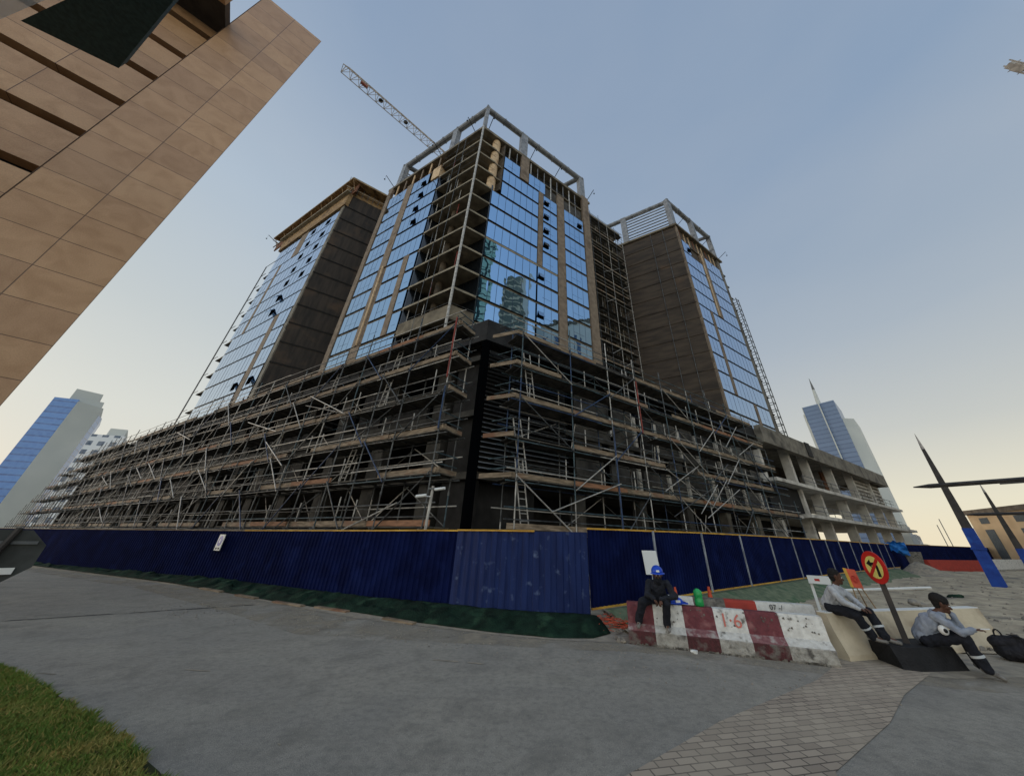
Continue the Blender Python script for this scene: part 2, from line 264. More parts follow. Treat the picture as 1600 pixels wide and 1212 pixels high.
def text(s, size, T, m, name, parent, depth=.004, bold=0.0):
    cu = bpy.data.curves.new(name, 'FONT'); cu.body = s; cu.size = size; cu.align_x = 'CENTER'; cu.align_y = 'CENTER'; cu.extrude = depth; cu.offset = bold
    o = bpy.data.objects.new(name+'_tmp', cu); COL.objects.link(o); dg = bpy.context.evaluated_depsgraph_get(); me = bpy.data.meshes.new_from_object(o.evaluated_get(dg)); bpy.data.objects.remove(o)
    me.transform(T); me.materials.clear(); me.materials.append(MT[m]); ob = bpy.data.objects.new(name, me); COL.objects.link(ob)
    if parent is not None: ob.parent = parent; ob.matrix_parent_inverse = Matrix.Translation(-Vector(parent.location))
    return ob
def frame_mat(o, x, y, z):
    m = Matrix((Vector(x), Vector(y), Vector(z))).transposed().to_4x4(); m.translation = Vector(o); return m
# ================================================================= the building site
LEV = [16.55+3.4*k for k in range(13)]      # tower floors 16.55 ... 57.35
ROOF = 61.0
def window(fr, s0, s1, z0, z1, parent, n=.05, pw=1.15, m='glass', transom=True, fm='ink'):
    k = max(1, round((s1-s0)/pw)); w_ = (s1-s0)/k; g = MB(); f = MB(); gap = .03
    for i in range(k):
        a = s0+i*w_+gap; b = s0+(i+1)*w_-gap; t1 = random.uniform(-.006, .006); t2 = random.uniform(-.006, .006)
        q = [fr(a, n-.04, z0), fr(b, n-.04, z0), fr(b, n-.04, z1), fr(a, n-.04, z1)]
        r = [fr(a, n+t1, z0), fr(b, n+t2, z0), fr(b, n+t2-t1, z1), fr(a, n, z1)]
        g.hexa(q+r, m)
    for i in range(1, k): f.box(s0+i*w_-.016, s0+i*w_+.016, n-.05, n+.012, z0, z1, 'mull', fr)
    if transom and z1-z0 > 2 and (s1-s0) < 5.5: f.box(s0+(s1-s0)*.25, s0+(s1-s0)*.7, n-.05, n+.010, z0+1.0, z0+1.02, 'mull', fr)
    f.box(s0-.03, s1+.03, n-.07, n+.006, z0-.05, z0-.005, fm, fr); f.box(s0-.03, s1+.03, n-.07, n+.006, z1+.005, z1+.05, fm, fr)
    o = g.build('window', parent); f.build('frame', o); return o
def slabs(C, A, B, parent, levs, ins=.12, th=.26, m='slab', a0=0, b0=0):
    for z in levs:
        b_ = MB(); q = [C+DL*(a0-0)+DR*b0, C+DL*A+DR*b0, C+DL*A+DR*B, C+DL*a0+DR*B]
        q[0] = C+DL*a0+DR*b0
        c = sum(q, Vector())/4; q = [p+(c-p).normalized()*ins for p in q]
        b_.prism([(p.x, p.y) for p in q], z-th, z, m); b_.build('floor_slab', parent)
def pier(fr, s0, s1, z0, z1, parent, m='brown', n0=-.3, n1=.16, name='pier'):
    b = MB(); b.box(s0, s1, n0, n1, z0, z1, m, fr); return b.build(name, parent)
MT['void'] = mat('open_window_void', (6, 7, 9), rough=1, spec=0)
def openwin(fr, s, z, parent, w_=.9, h=1.1, out=.35, side='bottom'):
    b = MB(); b.box(s, s+w_, .02, .085, z, z+h, 'void', fr)
    if out > .1: b.hexa([fr(s, out, z+h*.25), fr(s+w_, out, z+h*.25), fr(s+w_, out+.03, z+h*.25), fr(s, out+.03, z+h*.25), fr(s, .09, z+h), fr(s+w_, .09, z+h), fr(s+w_, .12, z+h), fr(s, .12, z+h)], 'glass')
    return b.build('open_window', parent)
MT['slabedge'] = mat('lit_slab_edge', (150, 140, 120), (120, 112, 96), scale=1.2)  # paler copy of slab concrete: light on floor edges put into the colour
C1 = P(-19.65, 27.5); FL1 = Fr(C1, DL, NL); FR1 = Fr(C1, DR, NR)
T1 = thing('tower_building', 'middle tower with open concrete floors at its corner and a grey steel crown', 'tower', C1, None)
slabs(C1, 22, 22.2, T1, LEV)
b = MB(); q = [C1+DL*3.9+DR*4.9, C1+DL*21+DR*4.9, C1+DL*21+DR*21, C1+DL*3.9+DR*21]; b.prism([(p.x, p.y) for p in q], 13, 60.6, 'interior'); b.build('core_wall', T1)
b = MB()
for z in LEV+[ROOF-.3]:      # door openings and patches in the core
    pass
q = [C1-DL*.15-DR*.15, C1+DL*22.3-DR*.15, C1+DL*22.3+DR*22.6, C1-DL*.15+DR*22.6]
b.prism([(p.x, p.y) for p in q], 60.55, 61.15, 'slab'); b.build('roof_slab', T1)
for k, z in enumerate(LEV):
    z0, z1 = z+.14, z+3.4-.36; f = k-2
    if f <= 9:
        if f >= 4:
            window(FL1, 16.25, 20.75, z0, z1, T1)
            if f < 9: window(FL1, 8.05, 14.55, z0, z1, T1)
            else: window(FL1, 10.6, 14.55, z0, z1, T1)
        elif f >= 0:
            window(FL1, 16.3, 20.85, z0, z1, T1); window(FL1, 10.85, 14.4, z0, z1, T1); window(FL1, 8.1, 9.7, z0, z1, T1)
        else:
            window(FL1, 16.3, 20.85, z0, z1, T1); window(FL1, 8.1, 14.5, z0, z1, T1)
    if f <= 9:
        if f < 4: window(FR1, 2.85, 10.8, z0, z1, T1); window(FR1, 11.0, 14.5, z0, z1, T1)
        elif f < 9:
            window(FR1, 2.85 if f < 7 else 4.2, 10.8, z0, z1, T1); window(FR1, 11.8, 14.55, z0, z1, T1)
        else: window(FR1, 4.2, 7.05, z0, z1, T1); window(FR1, 8.8, 12.1, z0, z1, T1)
        if f < 9: window(FR1, 16.15, 20.45, z0, z1, T1)
for (fr, s, z) in [(FL1, 11.3, 54.4), (FL1, 11.2, 51.2), (FL1, 11.4, 47.8), (FL1, 11.0, 44.4), (FR1, 12.0, 51.5), (FR1, 12.0, 48.0), (FR1, 12.0, 44.6), (FR1, 12.0, 41.3), (FR1, 11.2, 34.4), (FR1, 11.2, 27.6), (FR1, 19.2, 51.3)]: openwin(fr, s, z, T1)
pier(FL1, 20.95, 22.0, 13, 60.5, T1, 'brown'); pier(FL1, 14.65, 16.15, 37.0, 57.3, T1, 'brown', n1=.12); pier(FL1, 9.75, 10.75, 23.4, 36.9, T1, 'brown', n1=.12)
pier(FL1, 14.5, 16.2, 16, 23.2, T1, 'brown', n1=.11)
pier(FL1, 14.45, 16.25, 23.4, 36.9, T1, 'brown', n0=-.3, n1=-.02); pier(FL1, 15.5, 16.2, 23.4, 36.9, T1, 'brown', n1=.1)
b = MB(); b.tube(FL1(15.0, .25, 23.3), FL1(15.0, .25, 37), .13, 'buff', 8); b.build('downpipe', T1)
pier(FR1, 10.88, 11.72, 36.9, 53.9, T1, 'brown', n1=.12); pier(FR1, 14.65, 16.05, 13, 56.5, T1, 'brown', n1=.14); pier(FR1, 20.6, 22.15, 13, 61.6, T1, 'brown', n1=.2); pier(FR1, 7.15, 8.7, 54.1, 60.5, T1, 'brown', n1=.15)
b = MB(); b.box(2.85, 14.5, -.02, .055, 36.62, 37.0, 'slabedge', FR1); b.build('floor_band', T1)
pier(FL1, 8.2, 9.9, 54.2, 57.3, T1, 'buff', n0=-1.8, n1=.1, name='cladding_panel')
# unglazed top storey infill
b = MB(); b.box(4.5, 20.5, -1.2, -1.0, 57.35, 60.5, 'pod_in', FR1); b.build('infill_wall', T1)
b = MB(); b.box(12.2, 20.5, -.5, -.35, 54, 57.2, 'blockgrey', FR1); b.build('infill_wall', T1)
b = MB(); b.box(8.5, 20.8, -1.2, -1.0, 57.35, 60.5, 'brickred', FL1); b.build('infill_wall', T1)
for i in range(11): b = MB(); b.tube(FR1(5.0+i*1.4, -.15, 57.35 if i < 6 else 54.0), FR1(5.0+i*1.4, -.15, 60.5), .07 if i % 3 else .12, 'tube_light' if i % 3 == 0 else 'steel', 6); b.build('mullion', T1)
for i in range(6): b = MB(); b.box(9+i*2.1, 9.25+i*2.1, -.2, -.05, 57.35, 60.5, 'buff' if i % 2 else 'brown', FL1); b.build('mullion', T1)
# dark return walls either side of the open corner
b = MB(); b.box(0, 5.0, -.12, .12, 16.2, 54.0, 'blackglass', Fr(C1+DL*8.0+DR*.1, DR, DL)); b.build('return_wall', T1)
b = MB(); b.box(0, 3.9, -.12, .12, 16.2, 48.2, 'blackglass', Fr(C1+DR*2.9+DL*.1, DL, DR)); b.build('return_wall', T1)
b = MB(); b.box(0, 3.9, -.1, .1, 48.2, 60.5, 'interior', Fr(C1+DR*4.1+DL*.1, DL, DR)); b.build('return_wall', T1)
b = MB(); p = C1+DL*.9+DR*3.2; b.tube(p+Vector((0, 0, 47.3)), p+Vector((0, 0, 60.6)), .66, 'buff', 20); b.build('round_column', T1, smooth=False)
for (a, c, r) in [(4.4, 1.3, .42), (7.0, 4.2, .5)]:
    b = MB(); p = C1+DL*a+DR*c; b.tube(p+Vector((0, 0, 14)), p+Vector((0, 0, 60.6)), r, 'interior', 16); b.build('round_column', T1)
b = MB(); b.tube(FL1(-.35, .35, 20), FL1(-.35, .35, 60.2), .15, 'tube_light', 8); b.build('corner_standard', T1)
for s in (3.1, 4.6): b = MB(); b.tube(FL1(s, .5, 20), FL1(s-.2, .5, 60), .03, 'tube', 5); b.build('hoist_rope', T1)
for z in LEV[1:]:
    if z > 50 or z < 25: b = MB(); b.tube(FL1(-.3, .16, z+1.05), FL1(7.8, .16, z+1.05), .022, 'tube', 5); b.tube(FR1(-.3, .16, z+1.05), FR1(2.7, .16, z+1.05), .022, 'tube', 5); b.build('guard_rail', T1)
    b = MB(); b.box(-.12, 7.9, -.02, .05, z-.26, z+.02, 'slabedge', FL1); b.box(-.1, 2.7, -.02, .05, z-.26, z+.02, 'slabedge', FR1); b.build('slab_edge', T1)
for z in LEV[1:12]:
    for j in range(2):
        s = random.uniform(.8, 7.6); b = MB(); b.tube(FL1(s, -.4, z), FL1(s+random.uniform(-.1, .1), -.4, z+3.1), .05, random.choice(['tube_light', 'tube', 'tube_light', 'tube_red']), 6); b.build('prop', T1)
# parapet ring at the bottom of the open corner
b = MB(); b.box(-.1, 7.8, -.1, .08, 22.4, 24.2, 'slab', FL1); b.box(-.1, 2.7, -.1, .08, 22.4, 24.2, 'slab', FR1); b.build('parapet', T1)
def crown(T, C, postsL, postsR, z0, z1, beamL, beamR, louv=None, louvside=None, bw=.95):
    frL = Fr(C, DL, NL); frR = Fr(C, DR, NR)
    for s0, s1 in postsL: b = MB(); b.box(s0, s1, -1.0, -.1, z0, z1, 'steel', frL); b.build('crown_post', T)
    for s0, s1 in postsR: b = MB(); b.box(s0, s1, -1.0, -.1, z0, z1, 'steel', frR); b.build('crown_post', T)
    for fr, (a, c) in ((frL, beamL), (frR, beamR)):
        b = MB(); b.tube(fr(a, -.5, z1-.35), fr(c, -.5, z1-.35), bw/2, 'steel', 12)
        k = max(2, int((c-a)/3.4))
        for i in range(k+1): x = a+(c-a)*i/k; b.tube(fr(x-.06, -.5, z1-.35), fr(x+.06, -.5, z1-.35), bw/2+.1, 'steel', 12)
        b.build('crown_beam', T)
    if louv:
        for i in range(louv[3]):
            z = z0+.6+i*(z1-z0-1.4)/(louv[3]-1); b = MB(); fr = frL if louv[0] == 'L' else frR; b.tube(fr(louv[1], -.5, z), fr(louv[2], -.5, z), .14, 'steel', 6); b.build('louvre', T)
crown(T1, C1, [(6.6, 7.7), (19.9, 21.0)], [(0.0, .5), (7.0, 8.3), (20.6, 21.8)], 61.15, 68.5, (0, 20.6), (0, 21.4))
b = MB(); b.tube(C1+DL*20.4+DR*.5+Vector((0, 0, 68.1)), C1+DL*20.4+DR*9+Vector((0, 0, 68.1)), .45, 'steel', 10)
b.build('crown_beam', T1); b = MB(); b.tube(C1+DR*21+DL*.5+Vector((0, 0, 68.1)), C1+DR*21+DL*9+Vector((0, 0, 68.1)), .45, 'steel', 10); b.build('crown_beam', T1)
for i in range(7): b = MB(); z = 61.8+i*.7; b.tube(C1+DL*20.4+DR*.8+Vector((0, 0, z)), C1+DL*20.4+DR*6+Vector((0, 0, z)), .13, 'steel', 6); b.build('louvre', T1)
def davit(T, fr, s, z=61.1, L=1.8):
    b = MB(); b.tube(fr(s, -1.2, z+.4), fr(s, L, z+1.5), .06, 'ink', 5); b.tube(fr(s, -.8, z), fr(s, -.8, z+1.0), .05, 'ink', 5); b.tube(fr(s, L, z+1.5), fr(s, L, z+.4), .012, 'ink', 4); b.ball(fr(s, L, z+.3), .13, 'ink'); b.build('davit_arm', T)
for fr, s in ((FL1, 2.0), (FL1, 9.5), (FL1, 21.6), (FR1, .9), (FR1, 9.0), (FR1, 14.4), (FR1, 22.3)): davit(T1, fr, s)
# ---------------------------------------------------------------- left tower
CL = P(-44.3, 52.5); FL2 = Fr(CL, DL, NL); FR2 = Fr(CL, DR, NR)
T2 = thing('tower_building', 'left tower with small open windows, dark side wall and timber formwork on its roof', 'tower', CL)
slabs(CL, 23, 12, T2, LEV)
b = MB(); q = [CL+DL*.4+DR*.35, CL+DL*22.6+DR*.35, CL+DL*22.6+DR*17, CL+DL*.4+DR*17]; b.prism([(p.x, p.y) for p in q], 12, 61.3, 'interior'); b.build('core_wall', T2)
b = MB(); b.box(.05, 13, -.3, .02, 12, 57.6, 'render2', FR2); b.build('side_wall', T2)
for z in LEV: b = MB(); b.box(.0, 13, .02, .10, z-.16, z, 'ink', FR2); b.box(-.0, 13.0, .02, .16, z-.02, z+.05, 'render2', FR2); b.build('floor_joint', T2)
pier(FL2, -.05, .9, 12, 57.4, T2, 'concrete', n1=.1)
for k, z in enumerate(LEV):
    z0, z1 = z+.12, z+3.4-.2; f = k-2
    if f < 0: ss = [(1.5, 6.6), (6.9, 21.)]
    elif f < 3: ss = [(1.3, 4.9), (6.6, 21.2)]
    elif f < 8: ss = [(1.0, 17.0), (18.1, 22.4)]
    elif f <= 9: ss = [(1.0, 11.4), (14.1, 22.5)]
    else: ss = []
    for a, c in ss: window(FL2, a, c, z0, z1, T2, pw=1.3, m='glass_flat')
for s, z in [(3.4, 54.6), (8.4, 54.8), (3.4, 51.2), (8.3, 51.2), (3.5, 47.9), (8.5, 47.9), (3.5, 44.5), (8.5, 44.5), (3.7, 41.2), (8.5, 41.2), (8.5, 37.7), (8.3, 34.5), (3.2, 20.6), (7.9, 20.6)]: openwin(FL2, s, z, T2, w_=1.2, h=1.2, out=.05 if z > 38 else .7)
pier(FL2, 5.0, 6.5, 16.6, 33.4, T2, 'brown', n1=.08); pier(FL2, 17.1, 18.0, 33.5, 50.4, T2, 'brown', n1=.08); pier(FL2, 11.5, 14.0, 50.6, 57.3, T2, 'brown', n1=.08)
b = MB(); b.box(-.3, 23.4, -.4, .3, 57.4, 60.9, 'timber', FL2); b.box(0, 12.5, -.4, -.1, 57.6, 60.9, 'render2', FR2); b.build('parapet_wall', T2)
b = MB(); q = [CL-DL*1.2+NL*1.1-DR*.0, CL+DL*28.5+NL*1.1, CL+DL*29+DR*16, CL-DL*1.5+DR*16]; b.prism([(p.x, p.y) for p in q], 63.75, 64.0, 'slabedge'); b.build('formwork_deck', T2)
b = MB(); b.prism([(p.x, p.y) for p in q], 63.55, 63.73, 'timber'); b.build('formwork_soffit', T2)
b = MB(); b.box(-.6, 23.8, .3, .9, 60.6, 60.9, 'slabedge', FL2); b.build('roof_ledge', T2)
for i in range(26):
    s = -1.2+i*1.2; b = MB(); b.bar(FL2(s, 1.0, 63.46), FL2(s, -3, 63.46), .10, .16, 'timber'); b.bar(FL2(s, .9, 63.3), FL2(s, .1, 61.4), .08, .1, 'timber') if i % 3 == 0 else None; b.build('joist', T2)
b = MB(); b.box(-1.4, 29, -.3, -.1, 61, 63.5, 'brickred', FL2); b.box(-1.0, 13, -.5, -.3, 61, 63.5, 'timber', FR2); b.box(-1.0, 29, .2, .34, 61.7, 61.9, 'plank', FL2); b.box(-1.0, 13, .2, .3, 62.2, 62.5, 'plank', FR2); b.build('formwork_side', T2)
for i in range(14): b = MB(); b.tube(FR2(i*.95, .3, 63.5), FR2(i*.95, .3, 61.0), .05, 'tube', 5); b.build('prop', T2)
for i in range(9): b = MB(); b.tube(FR2(-1+i*1.5, .4, 64), FR2(-1+i*1.5, .4, 65.1), .03, 'tube', 5); b.build('guard_post', T2)
b = MB(); b.tube(FR2(-1, .4, 65.0), FR2(11, .4, 65.0), .025, 'tube', 5); b.tube(FR2(-1, .4, 64.6), FR2(11, .4, 64.6), .025, 'tube', 5); b.build('guard_rail', T2)
davit(T2, FL2, 28, 61.8, 2.2)
# ---------------------------------------------------------------- right tower
CR = P(33.7, 51.0); FL3 = Fr(CR, DL, NL); FR3 = Fr(CR, DR, NR)
T3 = thing('tower_building', 'right tower with a blank dark rendered side wall and louvres inside its steel crown', 'tower', CR)
slabs(CR, 9.5, 16.6, T3, LEV)
b = MB(); q = [CR+DL*.35+DR*.35, CR+DL*16+DR*.35, CR+DL*16+DR*16, CR+DL*.35+DR*16]; b.prism([(p.x, p.y) for p in q], 12, 60.5, 'interior'); b.build('core_wall', T3)
b = MB(); b.box(.05, 16, -.3, .04, 12, 60.7, 'render', FL3); b.build('side_wall', T3)
for z in LEV+[60.5]: b = MB(); b.box(-.1, 16, .04, .12, z-.05, z+.03, 'render', FL3); b.build('floor_joint', T3)
pier(FR3, -.12, .4, 12, 60.7, T3, 'brown', n1=.12)
for s in (2.6, 5.0): b = MB(); b.tube(FL3(s, .3, 14), FL3(s, .3, 60.5), .05, 'tube', 6); b.build('standpipe', T3)
b = MB(); q = [CR-DL*.4-DR*.4, CR+DL*17-DR*.4, CR+DL*17+DR*17.2, CR-DL*.4+DR*17.2]; b.prism([(p.x, p.y) for p in q], 60.7, 61.2, 'slab'); b.build('roof_slab', T3)
for k, z in enumerate(LEV):
    z0, z1 = z+.12, z+3.4-.26; f = k-2
    if f < 0: ss = [(.5, 9.6), (10.7, 15.2)]
    elif f < 5: ss = [(.5, 4.0), (5.0, 15.2)]
    elif f <= 8: ss = [(.6, 7.1), (9.0, 15.2)]
    elif f == 9: ss = [(.8, 3.4), (9.0, 15.0)]
    else: ss = []
    for a, c in ss: window(FR3, a, c, z0, z1, T3, pw=1.3, m='glass_flat')
openwin(FR3, 2.6, 54.9, T3)
pier(FR3, 4.05, 4.95, 23.4, 40.2, T3, 'brown', n1=.1); pier(FR3, 7.2, 8.9, 40.5, 57.2, T3, 'brown', n1=.08); pier(FR3, 9.65, 10.6, 16.5, 23.2, T3, 'brown', n1=.1); pier(FR3, 7.3, 7.7, 40.5, 57.2, T3, 'buff', n1=.2); pier(FR3, 15.3, 16.6, 14, 60.6, T3, 'concrete', n1=.0)
for i in range(9): pier(FR3, 1.2+i*1.6, 1.5+i*1.6, 57.4, 60.7, T3, 'buff' if i % 3 else 'brickred', n0=-.5, n1=-.2, name='mullion')
b = MB(); b.box(.3, 16, -1.4, -1.2, 57.4, 60.7, 'brickred', FR3); b.build('infill_wall', T3)
crown(T3, CR, [(9.4, 10.6)], [(-.35, 1.0), (8.5, 9.5), (16.2, 16.8)], 61.2, 69.9, (0, 16), (0, 16.5), louv=('L', .3, 9.5, 9))
b = MB(); b.tube(CR+DR*16.4+DL*.3+Vector((0, 0, 69.5)), CR+DR*16.4+DL*9+Vector((0, 0, 69.5)), .42, 'steel', 10); b.build('crown_beam', T3)
for s in (1.2, 10.2, 16.9): davit(T3, FR3, s)
# projecting brackets of each floor at the right edge
for z in LEV: b = MB(); b.box(16.6, 18.2, -1.2, -.2, z-.14, z, 'deck', FR3); b.build('landing_platform', T3)
# ---------------------------------------------------------------- recessed links between the towers (open floors)
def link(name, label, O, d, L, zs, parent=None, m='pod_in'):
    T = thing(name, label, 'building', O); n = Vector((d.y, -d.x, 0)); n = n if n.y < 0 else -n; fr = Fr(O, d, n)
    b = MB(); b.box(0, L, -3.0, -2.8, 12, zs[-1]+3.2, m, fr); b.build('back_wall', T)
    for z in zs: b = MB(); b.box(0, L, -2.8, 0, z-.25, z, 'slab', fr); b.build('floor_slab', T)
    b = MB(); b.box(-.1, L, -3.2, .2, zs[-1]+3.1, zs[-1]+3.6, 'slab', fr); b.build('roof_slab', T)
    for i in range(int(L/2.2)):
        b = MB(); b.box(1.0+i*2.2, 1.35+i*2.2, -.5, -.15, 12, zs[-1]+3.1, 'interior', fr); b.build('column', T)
    return T, fr
RL = C1+DR*21.6+DL*1.9
L1, FK = link('link_block', 'recessed open floors with scaffold between middle tower and right tower', RL, DR, 12.0, LEV)
LL = C1+DL*21.5+DR*6.5
L2, FK2 = link('link_block', 'narrow recessed floors with scaffold between left tower and middle tower', LL, DL, 9.0, LEV)
# ---------------------------------------------------------------- podium
K = Vector((-2.98, 15.6, 0)); FPL = Fr(K, DL, NL); FPR = Fr(K, DR, NR)
PD = thing('podium_building', 'long dark concrete podium of the building site, wrapped in scaffolding', 'building', K)
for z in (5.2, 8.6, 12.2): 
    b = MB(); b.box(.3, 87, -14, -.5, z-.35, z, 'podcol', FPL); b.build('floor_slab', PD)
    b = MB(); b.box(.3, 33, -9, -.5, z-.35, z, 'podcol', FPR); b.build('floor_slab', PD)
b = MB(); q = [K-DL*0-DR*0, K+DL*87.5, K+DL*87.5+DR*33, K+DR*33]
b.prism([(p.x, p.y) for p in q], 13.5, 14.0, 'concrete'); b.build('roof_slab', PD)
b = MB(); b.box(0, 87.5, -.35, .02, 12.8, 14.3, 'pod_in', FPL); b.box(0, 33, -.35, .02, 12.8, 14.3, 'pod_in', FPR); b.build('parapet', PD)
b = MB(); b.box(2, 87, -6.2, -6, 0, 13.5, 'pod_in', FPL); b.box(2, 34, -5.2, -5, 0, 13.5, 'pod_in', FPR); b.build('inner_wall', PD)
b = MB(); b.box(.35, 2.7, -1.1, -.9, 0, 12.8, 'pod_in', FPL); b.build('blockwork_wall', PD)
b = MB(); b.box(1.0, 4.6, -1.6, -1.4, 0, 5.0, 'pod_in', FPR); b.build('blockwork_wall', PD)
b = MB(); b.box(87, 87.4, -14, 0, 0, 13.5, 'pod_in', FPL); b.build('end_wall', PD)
b = MB(); b.prism([(p.x, p.y) for p in [K+DL*.3, K, K+DR*.3, K+DR*.3+DL*.3]], 0, 13.3, 'void'); b.build('corner_column', PD)
for i in range(17):
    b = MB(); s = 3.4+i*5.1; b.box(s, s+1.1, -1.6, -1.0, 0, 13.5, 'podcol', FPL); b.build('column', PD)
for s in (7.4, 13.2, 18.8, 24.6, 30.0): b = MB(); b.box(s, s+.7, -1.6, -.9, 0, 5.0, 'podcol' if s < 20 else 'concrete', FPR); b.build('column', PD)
random.seed(11)
for fi, (z0, z1) in enumerate(((5.2, 8.25), (8.6, 11.85), (12.2, 12.8))):
    s = 7.3
    while s < 32.5 and fi < 2:
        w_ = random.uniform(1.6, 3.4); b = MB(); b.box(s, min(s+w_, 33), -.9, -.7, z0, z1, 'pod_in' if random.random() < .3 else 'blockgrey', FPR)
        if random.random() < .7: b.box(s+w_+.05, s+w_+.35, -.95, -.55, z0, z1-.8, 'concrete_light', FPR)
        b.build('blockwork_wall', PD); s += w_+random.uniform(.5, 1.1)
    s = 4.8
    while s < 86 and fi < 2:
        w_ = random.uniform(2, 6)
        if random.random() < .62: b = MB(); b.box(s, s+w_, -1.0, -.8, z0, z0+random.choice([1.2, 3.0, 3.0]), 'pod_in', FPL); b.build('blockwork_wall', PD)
        s += w_+.6
b = MB(); b.box(.32, 6.2, -.45, -.35, 5.3, 12.4, 'ink', FPR); b.build('louvre_backing', PD)
for i in range(27): z = 5.4+i*.262; b = MB(); b.hexa([FPR(.36, -.25, z), FPR(6.15, -.25, z), FPR(6.15, -.22, z), FPR(.36, -.22, z), FPR(.36, -.06, z-.11), FPR(6.15, -.06, z-.11), FPR(6.15, .0, z-.11), FPR(.36, .0, z-.11)], 'louver'); b.build('louvre', PD)
for i in range(3):
    b = MB(); b.box(10.5+i*.9, 10.85+i*.9, -.9, -.7, 9.0, 10.4, 'whitepl', FPR) if i == 0 else b.box(20+i*2.5, 20.3+i*2.5, -.7, -.4, 5.3, 7.2+i*.3, 'concrete_light', FPR); b.build('stub_column', PD)
# open concrete wing at the right end of the podium
WG = thing('concrete_frame_wing', 'bare grey open-sided concrete wing with deep piers at the right end of the site', 'building', K+DR*33)
def wbox(name, s0, s1, n0, n1, z0, z1, m='concrete_light'): b = MB(); b.box(s0, s1, n0, n1, z0, z1, m, FPR); return b.build(name, WG)
wbox('roof_slab', 33, 80, -11, .7, 13.2, 13.9, 'concrete'); wbox('edge_beam', 33, 80.2, .1, .72, 12.3, 14.25, 'concrete'); wbox('edge_beam', 45, 46.4, .70, .82, 12.5, 14.35, 'pod_in')
wbox('edge_beam', 79.6, 80.1, -11, .1, 12.3, 14.2, 'concrete'); wbox('floor_slab', 33, 82, -11, .75, 8.25, 8.6, 'concrete_light'); wbox('floor_slab', 38, 84, -11, 1.0, 5.0, 5.35, 'concrete_light'); wbox('floor_slab', 33, 38, -11, .3, 4.9, 5.2, 'concrete_light')
wbox('inner_wall', 33, 64, -7.2, -7, 0, 13.2, 'pod_in'); wbox('inner_wall', 33.2, 41.2, -.7, -.5, 5.3, 8.2, 'dark'); wbox('inner_wall', 33.2, 46, -4.9, -4.7, 0, 5, 'pod_in')
for s in (33.4, 41.3, 46.9, 55.3, 64.3, 73.0): wbox('pier', s, s+.6, -1.2, -.3, 8.6, 13.2)
for s in (41.2, 47.0, 55.8, 64.5, 72.5, 79.0): wbox('pier', s, s+.6, -1.2, -.2, 5.35, 8.25)
for s in (33.5, 41.0, 46.9, 55.5, 63.8, 71.5, 78.5): wbox('pier', s, s+.6, -1.2, -.2, 0, 5.0)
wbox('end_wall', 66, 79.9, -.9, -.7, 8.6, 12.4, 'concrete'); wbox('end_wall', 60, 64, -3, -2.8, 8.6, 13, 'brickred')
for i in range(6): wbox('shutter_board', 66.2, 79.6, -.68, -.58, 8.9+i*.6, 9.15+i*.6, 'concrete_light')
for z in (9.2, 9.7, 5.9, 6.4):
    b = MB(); b.tube(FPR(41, .5, z), FPR(79, .5, z), .04, 'tube', 5)
    for i in range(13): b.tube(FPR(41+i*3, .5, z-.6), FPR(41+i*3, .5, z+.1), .03, 'tube', 5)
    b.build('guard_rail', WG)
